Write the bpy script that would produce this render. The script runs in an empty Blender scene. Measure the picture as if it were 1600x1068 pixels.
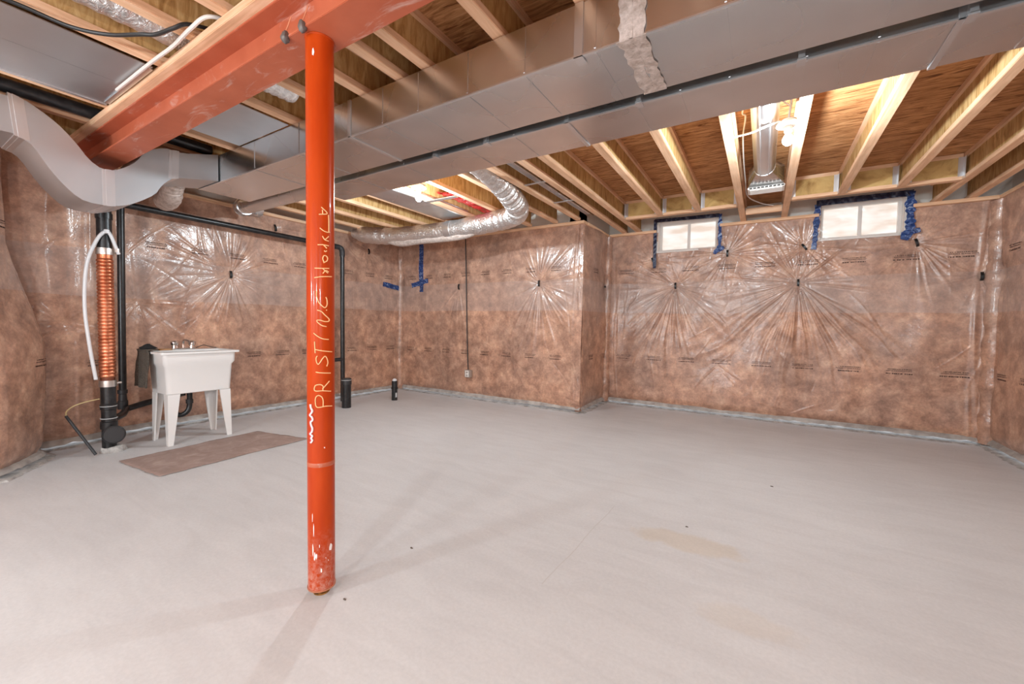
import bpy, math, random
import numpy as np
from mathutils import Vector, Matrix

# ------------------------------------------------------------------ camera, world, lights, exposure
scene = bpy.context.scene
COL = scene.collection
EYE = 1.2
F_PX = 639.9
YAW, PITCH, ROLL = (math.radians(a) for a in (-31.48, -2.44, 0.935))
fw = Vector((math.sin(YAW) * math.cos(PITCH), math.cos(YAW) * math.cos(PITCH), math.sin(PITCH)))
rt = Vector((math.cos(YAW), -math.sin(YAW), 0))
up = rt.cross(fw)
r2 = math.cos(ROLL) * rt + math.sin(ROLL) * up
u2 = -math.sin(ROLL) * rt + math.cos(ROLL) * up
cam = bpy.data.objects.new('camera', bpy.data.cameras.new('camera'))
COL.objects.link(cam)
cam.data.sensor_width = 36
cam.data.sensor_fit = 'HORIZONTAL'
cam.data.lens = F_PX / 1600 * 36
cam.data.clip_start = 0.05
m = Matrix.Identity(4)
for i in range(3):
    m[i][0], m[i][1], m[i][2] = r2[i], u2[i], -fw[i]
m[2][3] = EYE
cam.matrix_world = m
scene.camera = cam

world = bpy.data.worlds.new('world')
scene.world = world
world.use_nodes = True
world.node_tree.nodes['Background'].inputs[0].default_value = (0.80, 0.90, 1.0, 1)
world.node_tree.nodes['Background'].inputs[1].default_value = 1.0

BULB_COLOR = (0.80, 0.93, 1.0)      # white-balanced as in the photograph
BULB_POWER = 50.0        # the two bulbs in view
REAR_FILL_POWER = 80.0        # added fill bulbs behind the camera, for even light from the front
REAR_FILL_BULBS = [(-0.35, -1.9, 1.75), (-2.7, -1.6, 1.75), (1.30, -1.2, 1.75), (-1.6, -2.9, 1.75)]   # added and out of view, modelled as bulbs on cords

vs = scene.view_settings
vs.view_transform = 'Standard'
vs.look = 'None'
vs.exposure = 0.80
vs.gamma = 1.0
vs.use_curve_mapping = False
scene.cycles.max_bounces = 7
scene.cycles.diffuse_bounces = 4
scene.cycles.sample_clamp_indirect = 6.0

R = random.Random(7)
NR = np.random.default_rng(11)
PI = math.pi

# ------------------------------------------------------------------ materials
MATS = {}
class NT:
    def __init__(s, name):
        s.m = bpy.data.materials.new(name)
        s.m.use_nodes = True
        s.t = s.m.node_tree
        s.b = s.t.nodes['Principled BSDF']
        s._co = None
        MATS[name] = s.m
    def n(s, kind, **kw):
        nd = s.t.nodes.new(kind)
        for k, v in kw.items():
            setattr(nd, k, v)
        return nd
    def link(s, a, b):
        s.t.links.new(a, b)
    def co(s, scale=(1, 1, 1), world=True):
        if s._co is None:
            s._co = s.n('ShaderNodeNewGeometry').outputs['Position'] if world else s.n('ShaderNodeTexCoord').outputs['Object']
        mp = s.n('ShaderNodeMapping')
        mp.inputs['Scale'].default_value = scale
        s.link(s._co, mp.inputs[0])
        return mp.outputs[0]
    def noise(s, scale=(1, 1, 1), sc=5, detail=4, rough=0.55, dist=0.0, world=True):
        nd = s.n('ShaderNodeTexNoise')
        s.link(s.co(scale, world), nd.inputs['Vector'])
        nd.inputs['Scale'].default_value = sc
        nd.inputs['Detail'].default_value = detail
        nd.inputs['Roughness'].default_value = rough
        nd.inputs['Distortion'].default_value = dist
        return nd.outputs['Fac']
    def ramp(s, fac, stops):
        nd = s.n('ShaderNodeValToRGB')
        e = nd.color_ramp.elements
        while len(e) < len(stops):
            e.new(0.5)
        for k, (p, c) in enumerate(stops):
            e[k].position = p
            e[k].color = (*c, 1) if len(c) == 3 else c
        s.link(fac, nd.inputs[0])
        return nd.outputs[0]
    def mix(s, fac, a, b, mode='MIX'):
        nd = s.n('ShaderNodeMix', data_type='RGBA', blend_type=mode)
        for sock, v in ((nd.inputs[0], fac), (nd.inputs[6], a), (nd.inputs[7], b)):
            if isinstance(v, (int, float)):
                sock.default_value = v
            elif isinstance(v, tuple):
                sock.default_value = (*v, 1)
            else:
                s.link(v, sock)
        return nd.outputs[2]
    def math(s, op, a, b=0.0):
        nd = s.n('ShaderNodeMath', operation=op)
        for sock, v in ((nd.inputs[0], a), (nd.inputs[1], b)):
            if isinstance(v, (int, float)):
                sock.default_value = v
            else:
                s.link(v, sock)
        return nd.outputs[0]
    def color(s, c):
        if isinstance(c, tuple):
            s.b.inputs['Base Color'].default_value = (*c, 1)
        else:
            s.link(c, s.b.inputs['Base Color'])
        return s
    def set(s, **kw):
        for k, v in kw.items():
            sk = s.b.inputs[k.replace('_', ' ')]
            if hasattr(v, 'is_output'):
                s.link(v, sk)
            else:
                sk.default_value = v
        return s
    def bump(s, h, strength=0.3, dist=0.01):
        nd = s.n('ShaderNodeBump')
        nd.inputs['Strength'].default_value = strength
        nd.inputs['Distance'].default_value = dist
        s.link(h, nd.inputs['Height'])
        s.link(nd.outputs[0], s.b.inputs['Normal'])
        return s

def simple(name, c, rough=0.5, metal=0.0, **kw):
    t = NT(name).color(c)
    t.set(Roughness=rough, Metallic=metal, **kw)
    return t.m

def build_materials():
    # --- fibreglass under clear sheeting
    t = NT('insulation')
    a = t.ramp(t.noise(sc=7.0, detail=8, rough=0.66, dist=0.25), [(0.28, (0.24, 0.120, 0.076)), (0.45, (0.42, 0.222, 0.144)), (0.57, (0.56, 0.318, 0.210)), (0.72, (0.72, 0.455, 0.31))])
    b = t.ramp(t.noise(sc=1.6, detail=3), [(0.35, (0.78, 0.80, 0.84)), (0.65, (1.1, 1.06, 1.03))])
    c = t.mix(1.0, a, b, 'MULTIPLY')
    fib = t.ramp(t.noise(sc=42, detail=3, rough=0.7, dist=0.3), [(0.35, (0.86, 0.86, 0.86)), (0.65, (1.12, 1.12, 1.12))])
    c = t.mix(1.0, c, fib, 'MULTIPLY')
    # doubled, milky overlap of the sheets between two seams; hazy top strip
    sep = t.n('ShaderNodeSeparateXYZ')
    t.link(t._co, sep.inputs[0])
    z = sep.outputs[2]
    wob = t.math('MULTIPLY', t.math('SUBTRACT', t.noise(sc=1.3, detail=2), 0.5), 0.05)
    zz = t.math('ADD', z, wob)
    band = t.math('MULTIPLY', t.math('GREATER_THAN', zz, 1.405), t.math('LESS_THAN', zz, 1.85))
    top = t.math('GREATER_THAN', zz, 1.85)
    hz = t.math('ADD', t.math('MULTIPLY', band, 0.32), t.math('MULTIPLY', top, 0.08))
    hz = t.math('ADD', hz, 0.04)
    c = t.mix(hz, c, (0.44, 0.36, 0.33))
    t.color(c).set(Roughness=0.5, Coat_Weight=0.75, Coat_Roughness=0.17, Coat_IOR=1.5)
    t.bump(t.noise(sc=46, detail=2, dist=1.5), 0.22, 0.01)
    cb = t.n('ShaderNodeBump')
    cb.inputs['Strength'].default_value = 0.16
    cb.inputs['Distance'].default_value = 0.01
    t.link(t.noise(sc=22, detail=2, dist=2.0), cb.inputs['Height'])
    t.link(cb.outputs[0], t.b.inputs['Coat Normal'])
    # --- bottom hem of bare sheeting
    t = NT('hem')
    t.color(t.ramp(t.noise(sc=9, detail=4), [(0.35, (0.30, 0.27, 0.25)), (0.65, (0.50, 0.47, 0.44))])).set(Roughness=0.55)
    # --- concrete floor
    t = NT('concrete')
    base = t.ramp(t.noise(sc=0.9, detail=6, rough=0.6), [(0.30, (0.550, 0.545, 0.548)), (0.50, (0.590, 0.585, 0.588)), (0.72, (0.625, 0.622, 0.624))])
    fine = t.ramp(t.noise(sc=60, detail=4, rough=0.7), [(0.35, (0.95, 0.95, 0.95)), (0.65, (1.03, 1.03, 1.03))])
    streak = t.ramp(t.noise(scale=(1, 4, 1), sc=2.2, detail=5, dist=1.0), [(0.36, (0.965, 0.96, 0.96)), (0.60, (1.02, 1.02, 1.02))])
    c = t.mix(1.0, t.mix(1.0, base, fine, 'MULTIPLY'), streak, 'MULTIPLY')
    # two faint tan spills and a few scuffs
    for (sx, sy, rx, ry, col, amt) in ((-0.33, 2.43, 0.30, 0.12, (0.60, 0.53, 0.44), 0.6), (-0.02, 1.9, 0.22, 0.10, (0.61, 0.55, 0.48), 0.4), (-2.9, -0.1, 0.5, 0.3, (0.5, 0.44, 0.4), 0.25)):
        mp = t.n('ShaderNodeMapping')
        mp.vector_type = 'POINT'
        mp.inputs['Location'].default_value = (-sx / rx, -sy / ry, 0)
        mp.inputs['Scale'].default_value = (1 / rx, 1 / ry, 0.0)
        t.link(t._co, mp.inputs[0])
        ln = t.n('ShaderNodeVectorMath', operation='LENGTH')
        t.link(mp.outputs[0], ln.inputs[0])
        d = t.math('ADD', ln.outputs['Value'], t.math('MULTIPLY', t.math('SUBTRACT', t.noise(sc=7, detail=4), 0.5), 1.1))
        f = t.ramp(d, [(0.70, (amt, amt, amt)), (1.0, (0, 0, 0))])
        c = t.mix(f, c, t.mix(1.0, c, tuple(v / 0.62 for v in col), 'MULTIPLY'))
    t.color(c).set(Roughness=0.55, Specular_IOR_Level=0.35)
    t.bump(t.noise(sc=14, detail=6), 0.06, 0.01)
    # --- rough slab edge
    t = NT('slab_edge')
    t.color(t.ramp(t.noise(sc=9, detail=6, rough=0.7), [(0.36, (0.24, 0.23, 0.22)), (0.60, (0.54, 0.52, 0.50))])).set(Roughness=0.9)
    t.bump(t.noise(sc=30, detail=5), 0.6, 0.02)
    # --- timber
    def wood(name, cols, scale, sc, rough=0.7, det=5, dist=1.2, bumpy=0.15):
        t = NT(name)
        c = t.ramp(t.noise(scale=scale, sc=sc, detail=det, dist=dist, rough=0.6), cols)
        k = t.ramp(t.noise(sc=3.0, detail=2), [(0.35, (0.88, 0.86, 0.84)), (0.65, (1.06, 1.06, 1.06))])
        t.color(t.mix(1.0, c, k, 'MULTIPLY')).set(Roughness=rough, Specular_IOR_Level=0.25)
        t.bump(t.noise(scale=scale, sc=sc * 2, detail=3), bumpy, 0.005)
        return t
    wood('lumber', [(0.34, (0.71, 0.415, 0.245)), (0.50, (0.83, 0.515, 0.320)), (0.66, (0.89, 0.59, 0.395))], (9, 0.6, 9), 3.0)
    wood('lumber_x', [(0.34, (0.71, 0.415, 0.245)), (0.50, (0.83, 0.515, 0.320)), (0.66, (0.89, 0.59, 0.395))], (0.6, 9, 9), 3.0)
    wood('web', [(0.28, (0.33, 0.165, 0.052)), (0.46, (0.56, 0.325, 0.125)), (0.62, (0.70, 0.46, 0.21)), (0.78, (0.75, 0.53, 0.27))], (4, 4, 0.8), 4.0, det=6, dist=1.8)
    wood('header', [(0.30, (0.33, 0.175, 0.055)), (0.5, (0.62, 0.40, 0.155)), (0.7, (0.70, 0.48, 0.20))], (2.0, 2.0, 2.0), 2.5, dist=0.6)
    t = NT('plywood')
    g = t.ramp(t.noise(scale=(1.0, 6.5, 1), sc=3.4, detail=7, rough=0.68, dist=1.6), [(0.28, (0.14, 0.052, 0.018)), (0.42, (0.38, 0.175, 0.072)), (0.56, (0.58, 0.30, 0.140)), (0.74, (0.70, 0.42, 0.23))])
    dk = t.ramp(t.noise(scale=(0.8, 5, 1), sc=2.0, detail=5, dist=3.0), [(0.56, (1, 1, 1)), (0.66, (0.42, 0.32, 0.26))])
    k = t.ramp(t.noise(sc=1.4, detail=2), [(0.35, (0.8, 0.72, 0.62)), (0.6, (1.12, 1.08, 1.0))])
    t.color(t.mix(1.0, t.mix(1.0, g, dk, 'MULTIPLY'), k, 'MULTIPLY')).set(Roughness=0.7, Specular_IOR_Level=0.25)
    t.bump(t.noise(scale=(1, 6, 1), sc=6, detail=4), 0.25, 0.006)
    # --- galvanised steel
    def galv(name, lo, hi, r0, r1, sc=18):
        t = NT(name)
        n = t.noise(sc=sc * 0.3, detail=1, rough=0.4)
        t.color(t.ramp(n, [(0.1, lo), (0.9, hi)]))
        rr = t.n('ShaderNodeMapRange')
        rr.inputs[3].default_value = r0
        rr.inputs[4].default_value = r1
        t.link(t.noise(sc=1.8, detail=1), rr.inputs[0])
        t.set(Metallic=1.0, Roughness=rr.outputs[0])
        return t
    galv('galvanised', (0.70, 0.71, 0.72), (0.80, 0.81, 0.82), 0.20, 0.36)
    galv('galvanised_bright', (0.72, 0.73, 0.75), (0.84, 0.85, 0.86), 0.28, 0.45)
    galv('galvanised_dull', (0.55, 0.57, 0.59), (0.64, 0.66, 0.68), 0.34, 0.5)
    t = NT('foil')
    t.color(t.ramp(t.noise(sc=40, detail=3), [(0.3, (0.70, 0.68, 0.67)), (0.7, (0.90, 0.88, 0.86))])).set(Metallic=0.95, Roughness=0.30)
    t.bump(t.noise(sc=34, detail=4, dist=1.0), 0.9, 0.012)
    t = NT('dusty_foil')
    t.color(t.ramp(t.noise(sc=30, detail=5, rough=0.7), [(0.35, (0.42, 0.33, 0.28)), (0.65, (0.70, 0.60, 0.55))])).set(Metallic=0.35, Roughness=0.55)
    t.bump(t.noise(sc=50, detail=3), 0.5, 0.006)
    # --- red primed steel
    t = NT('red_primer')
    b = t.ramp(t.noise(sc=4, detail=4), [(0.3, (0.40, 0.090, 0.040)), (0.7, (0.50, 0.130, 0.064))])
    sm = t.ramp(t.noise(scale=(0.8, 3, 2.0), sc=3.2, detail=6, rough=0.7, dist=1.0), [(0.55, (0, 0, 0)), (0.68, (0.70, 0.70, 0.70))])
    t.color(t.mix(sm, b, (0.60, 0.42, 0.36))).set(Roughness=0.48, Specular_IOR_Level=0.5)
    t.bump(t.noise(sc=50, detail=2), 0.05, 0.004)
    t = NT('red_paint')
    b = t.ramp(t.noise(scale=(3, 3, 0.6), sc=5, detail=3), [(0.3, (0.39, 0.036, 0.003)), (0.7, (0.47, 0.054, 0.005))])
    sep = t.n('ShaderNodeSeparateXYZ')
    t.link(t._co, sep.inputs[0])
    low = t.n('ShaderNodeMapRange')
    low.inputs[1].default_value = 0.32
    low.inputs[2].default_value = 0.0
    t.link(sep.outputs[2], low.inputs[0])
    dust = t.ramp(t.noise(sc=55, detail=5, rough=0.75), [(0.40, (0, 0, 0)), (0.75, (1, 1, 1))])
    f = t.mix(1.0, dust, low.outputs[0], 'MULTIPLY')
    t.color(t.mix(f, b, (0.55, 0.36, 0.30))).set(Roughness=0.30, Specular_IOR_Level=0.12, Coat_Weight=0.20, Coat_Roughness=0.05)
    simple('weld', (0.17, 0.145, 0.135), 0.6, 0.5)
    simple('copper_rod', (0.60, 0.24, 0.14), 0.35, 0.6)
    t = NT('rusty')
    t.color(t.ramp(t.noise(sc=60, detail=4), [(0.35, (0.12, 0.05, 0.015)), (0.65, (0.45, 0.22, 0.05))])).set(Roughness=0.5, Metallic=0.5)
    simple('chalk', (0.86, 0.50, 0.24), 0.9)
    simple('white_mark', (0.85, 0.78, 0.76), 0.8)
    simple('pink_mark', (0.55, 0.06, 0.10), 0.7)
    # --- plastics and pipes
    t = NT('abs')
    t.color(t.ramp(t.noise(sc=25, detail=4), [(0.4, (0.010, 0.010, 0.011)), (0.7, (0.026, 0.025, 0.026))])).set(Roughness=0.32)
    simple('abs_cap', (0.028, 0.027, 0.029), 0.5)
    simple('pipe_print', (0.55, 0.55, 0.55), 0.6)
    t = NT('copper')
    t.color(t.ramp(t.noise(sc=12, detail=4), [(0.35, (0.52, 0.16, 0.075)), (0.65, (0.78, 0.33, 0.19))])).set(Metallic=0.85, Roughness=0.34)
    simple('copper_gap', (0.16, 0.045, 0.02), 0.6, 0.3)
    simple('clamp', (0.62, 0.58, 0.55), 0.3, 0.9)
    simple('tub', (0.78, 0.765, 0.75), 0.32)
    simple('tub_inside', (0.72, 0.68, 0.65), 0.4)
    simple('chrome', (0.86, 0.84, 0.83), 0.12, 1.0)
    t = NT('towel')
    t.color(t.ramp(t.noise(sc=90, detail=3), [(0.35, (0.062, 0.050, 0.038)), (0.65, (0.125, 0.105, 0.085))])).set(Roughness=1.0)
    t.bump(t.noise(sc=160, detail=2), 0.8, 0.01)
    simple('black_cloth', (0.012, 0.012, 0.013), 0.9)
    simple('wet_rust', (0.42, 0.20, 0.07), 0.5)
    simple('hose', (0.66, 0.65, 0.66), 0.35)
    simple('white_cable', (0.74, 0.67, 0.62), 0.45)
    simple('black_cable', (0.015, 0.014, 0.014), 0.4)
    simple('yellow_cord', (0.55, 0.42, 0.20), 0.6)
    simple('black_tab', (0.012, 0.012, 0.012), 0.4)
    t = NT('mat')
    c = t.ramp(t.noise(sc=7, detail=6, rough=0.65, dist=0.8), [(0.32, (0.29, 0.205, 0.175)), (0.55, (0.36, 0.262, 0.228)), (0.72, (0.45, 0.35, 0.31))])
    t.color(c).set(Roughness=0.75)
    t.bump(t.noise(sc=18, detail=4), 0.3, 0.01)
    t = NT('blue_tape')
    c = t.ramp(t.noise(sc=30, detail=3, dist=1.0), [(0.40, (0.008, 0.028, 0.12)), (0.54, (0.018, 0.065, 0.24)), (0.68, (0.30, 0.36, 0.48))])
    t.color(c).set(Roughness=0.35)
    t = NT('navy_tape')
    c = t.ramp(t.noise(scale=(1, 1, 1), sc=24, detail=2), [(0.5, (0.012, 0.020, 0.055)), (0.68, (0.10, 0.12, 0.18))])
    t.color(c).set(Roughness=0.35)
    simple('ink', (0.060, 0.025, 0.018), 0.6)
    simple('foam', (0.82, 0.77, 0.70), 0.9)
    simple('gap_dark', (0.03, 0.028, 0.027), 0.9)
    simple('vinyl', (0.78, 0.72, 0.67), 0.4)
    simple('plate_white', (0.80, 0.74, 0.69), 0.4)
    simple('box_steel', (0.55, 0.52, 0.49), 0.4, 0.8)
    simple('porcelain', (0.84, 0.80, 0.76), 0.3)
    simple('well_wall', (0.80, 0.74, 0.66), 0.8)
    t = NT('red_wrap')
    c = t.ramp(t.noise(sc=20, detail=3, dist=1.5), [(0.4, (0.42, 0.012, 0.014)), (0.65, (0.72, 0.06, 0.05)), (0.8, (0.90, 0.42, 0.36))])
    t.color(c).set(Roughness=0.25, Coat_Weight=0.5)
    simple('crack', (0.53, 0.51, 0.50), 0.9)
    simple('chip', (0.10, 0.075, 0.06), 0.8)
    # --- light bulbs: they glow
    t = NT('bulb')
    t.color((1, 0.9, 0.8)).set(Roughness=0.3)
    t.b.inputs['Emission Color'].default_value = (1.0, 0.88, 0.74, 1)
    t.b.inputs['Emission Strength'].default_value = 14.0
    # --- lit window panes: daylight outside seen blurred
    t = NT('daylight_pane')
    a = t.ramp(t.noise(scale=(1.2, 1, 4.0), sc=2.6, detail=2), [(0.38, (0.78, 0.57, 0.42)), (0.52, (0.95, 0.84, 0.74)), (0.66, (1.05, 1.0, 0.95))])
    t.color((0.5, 0.5, 0.5)).set(Roughness=0.2)
    t.link(a, t.b.inputs['Emission Color'])
    t.b.inputs['Emission Strength'].default_value = 0.47
    # --- clear sheeting stretched over the windows
    t = NT('film')
    t.color((0.85, 0.80, 0.77)).set(Roughness=0.18, Alpha=0.17, Specular_IOR_Level=0.6)
build_materials()
M = MATS

# ------------------------------------------------------------------ mesh helpers
def ident(p):
    return p
class MB:
    def __init__(s):
        s.v, s.f = [], []
    def add(s, vs, fs):
        o = len(s.v)
        s.v += [tuple(p) for p in vs]
        s.f += [tuple(i + o for i in q) for q in fs]
        return s
    def box(s, x0, x1, y0, y1, z0, z1):
        return s.add([(x0, y0, z0), (x1, y0, z0), (x1, y1, z0), (x0, y1, z0), (x0, y0, z1), (x1, y0, z1), (x1, y1, z1), (x0, y1, z1)],
                     [(0, 3, 2, 1), (4, 5, 6, 7), (0, 1, 5, 4), (1, 2, 6, 5), (2, 3, 7, 6), (3, 0, 4, 7)])
    def loft(s, rings, cap=True, close=True):
        n = len(rings[0])
        vs = [p for r in rings for p in r]
        fs = []
        for i in range(len(rings) - 1):
            for j in range(n if close else n - 1):
                k = (j + 1) % n
                fs.append((i * n + j, i * n + k, (i + 1) * n + k, (i + 1) * n + j))
        if cap:
            fs.append(tuple(range(n))[::-1])
            fs.append(tuple((len(rings) - 1) * n + j for j in range(n)))
        return s.add(vs, fs)
    def tube(s, pts, rad, n=12, cap=True):
        pts = [Vector(p) for p in pts]
        rads = rad if isinstance(rad, (list, tuple)) else [rad] * len(pts)
        rings = []
        prev = None
        for i, p in enumerate(pts):
            t = (pts[min(i + 1, len(pts) - 1)] - pts[max(i - 1, 0)]).normalized()
            if prev is None:
                a = Vector((0, 0, 1)) if abs(t.z) < 0.9 else Vector((1, 0, 0))
                u = t.cross(a).normalized()
            else:
                u = (prev - t * prev.dot(t)).normalized()
            prev = u
            w = t.cross(u)
            rings.append([p + (u * math.cos(2 * PI * k / n) + w * math.sin(2 * PI * k / n)) * rads[i] for k in range(n)])
        return s.loft(rings, cap)
    def lathe(s, prof, c, n=24, axis='z'):
        rings = []
        for r, h in prof:
            ring = []
            for k in range(n):
                a = 2 * PI * k / n
                x, y = r * math.cos(a), r * math.sin(a)
                ring.append({'z': (c[0] + x, c[1] + y, c[2] + h), 'x': (c[0] + h, c[1] + x, c[2] + y), 'y': (c[0] + y, c[1] + h, c[2] + x)}[axis])
            rings.append(ring)
        return s.loft(rings, True)
    def prism(s, poly, a0, a1, axis='x'):
        f = {'x': lambda p, a: (a, p[0], p[1]), 'y': lambda p, a: (p[0], a, p[1]), 'z': lambda p, a: (p[0], p[1], a)}[axis]
        return s.loft([[f(p, a0) for p in poly], [f(p, a1) for p in poly]], True)
    def build(s, name, mat, parent=None, smooth=False, bevel=0, loc=None):
        me = bpy.data.meshes.new(name)
        me.from_pydata(s.v, [], s.f)
        me.materials.append(M[mat])
        import bmesh
        bm = bmesh.new()
        bm.from_mesh(me)
        bmesh.ops.recalc_face_normals(bm, faces=bm.faces)
        if bevel:
            bmesh.ops.bevel(bm, geom=list(bm.edges), offset=bevel, segments=2, affect='EDGES', clamp_overlap=True)
        bm.to_mesh(me)
        bm.free()
        if smooth:
            me.shade_smooth()
            me.set_sharp_from_angle(angle=math.radians(40))
        o = bpy.data.objects.new(name, me)
        COL.objects.link(o)
        if parent is not None:
            o.parent = parent
            o.matrix_parent_inverse = parent_inv(parent)
        return o
def parent_inv(p):
    if p.parent is not None:        # parts already sit in world coordinates
        return Matrix.Identity(4)
    return Matrix.Translation(p.location).inverted()

def tag(o, label, cat, group=None):
    o['label'] = label
    o['category'] = cat
    if group:
        o['group'] = group
    return o
def thing(name, loc, label, cat, group=None):
    o = bpy.data.objects.new(name, None)
    o.empty_display_size = 0.1
    o.location = loc
    COL.objects.link(o)
    return tag(o, label, cat, group)
def struct(o, label=None, cat=None):
    o['kind'] = 'structure'
    if label:
        tag(o, label, cat)
    return o
def smooth_path(pts, n=8):
    P = [Vector(p) for p in pts]
    P = [P[0] * 2 - P[1]] + P + [P[-1] * 2 - P[-2]]
    out = []
    for i in range(1, len(P) - 2):
        for k in range(n):
            t = k / n
            a, b, c, d = P[i - 1], P[i], P[i + 1], P[i + 2]
            out.append(0.5 * ((2 * b) + (c - a) * t + (2 * a - 5 * b + 4 * c - d) * t * t + (3 * b - a - 3 * c + d) * t ** 3))
    out.append(P[-2])
    return out

# ------------------------------------------------------------------ wrapped insulation walls
class WavyNoise:
    def __init__(s, seed, freqs, k=10):
        r = np.random.default_rng(seed)
        s.w = [(r.normal(0, f, 2), r.uniform(0, 6.28)) for f in freqs for _ in range(k)]
        s.k = k
    def __call__(s, a, b):
        o = 0
        for (w, p) in s.w:
            o = o + np.sin(w[0] * a + w[1] * b + p)
        return o / math.sqrt(len(s.w))

def star(S, Z, s0, z0, reach, amp, n, seed, dim=0.045, bias=None):
    """creases that run out from a fastener"""
    r_ = np.random.default_rng(seed)
    ds, dz = S - s0, Z - z0
    rr = np.hypot(ds, dz)
    out = -dim * np.exp(-(rr / 0.16)) * 1.0
    msk = rr < reach * 1.9
    if not msk.any():
        return out
    th = np.arctan2(dz, ds)[msk]
    rm = rr[msk]
    h = np.zeros_like(rm)
    for k in range(int(n * 1.7)):
        a = r_.uniform(-PI, PI)
        L = reach * r_.uniform(0.35, 1.0)
        if bias and r_.random() < bias:
            a = -PI / 2 + r_.normal(0, 0.45)
            L = reach * r_.uniform(0.8, 1.6)
        w = r_.uniform(0.014, 0.042)
        A = amp * r_.uniform(0.3, 1.0) * (1 if r_.random() < 0.75 else -0.8)
        d = np.angle(np.exp(1j * (th - a - 0.035 * np.sin(rm * 5 + k) * rm)))
        h += A * np.exp(-(d / w) ** 2) * np.clip(rm / 0.10, 0, 1) * np.exp(-(rm / L) ** 2)
    out[msk] += h
    return out

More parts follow.
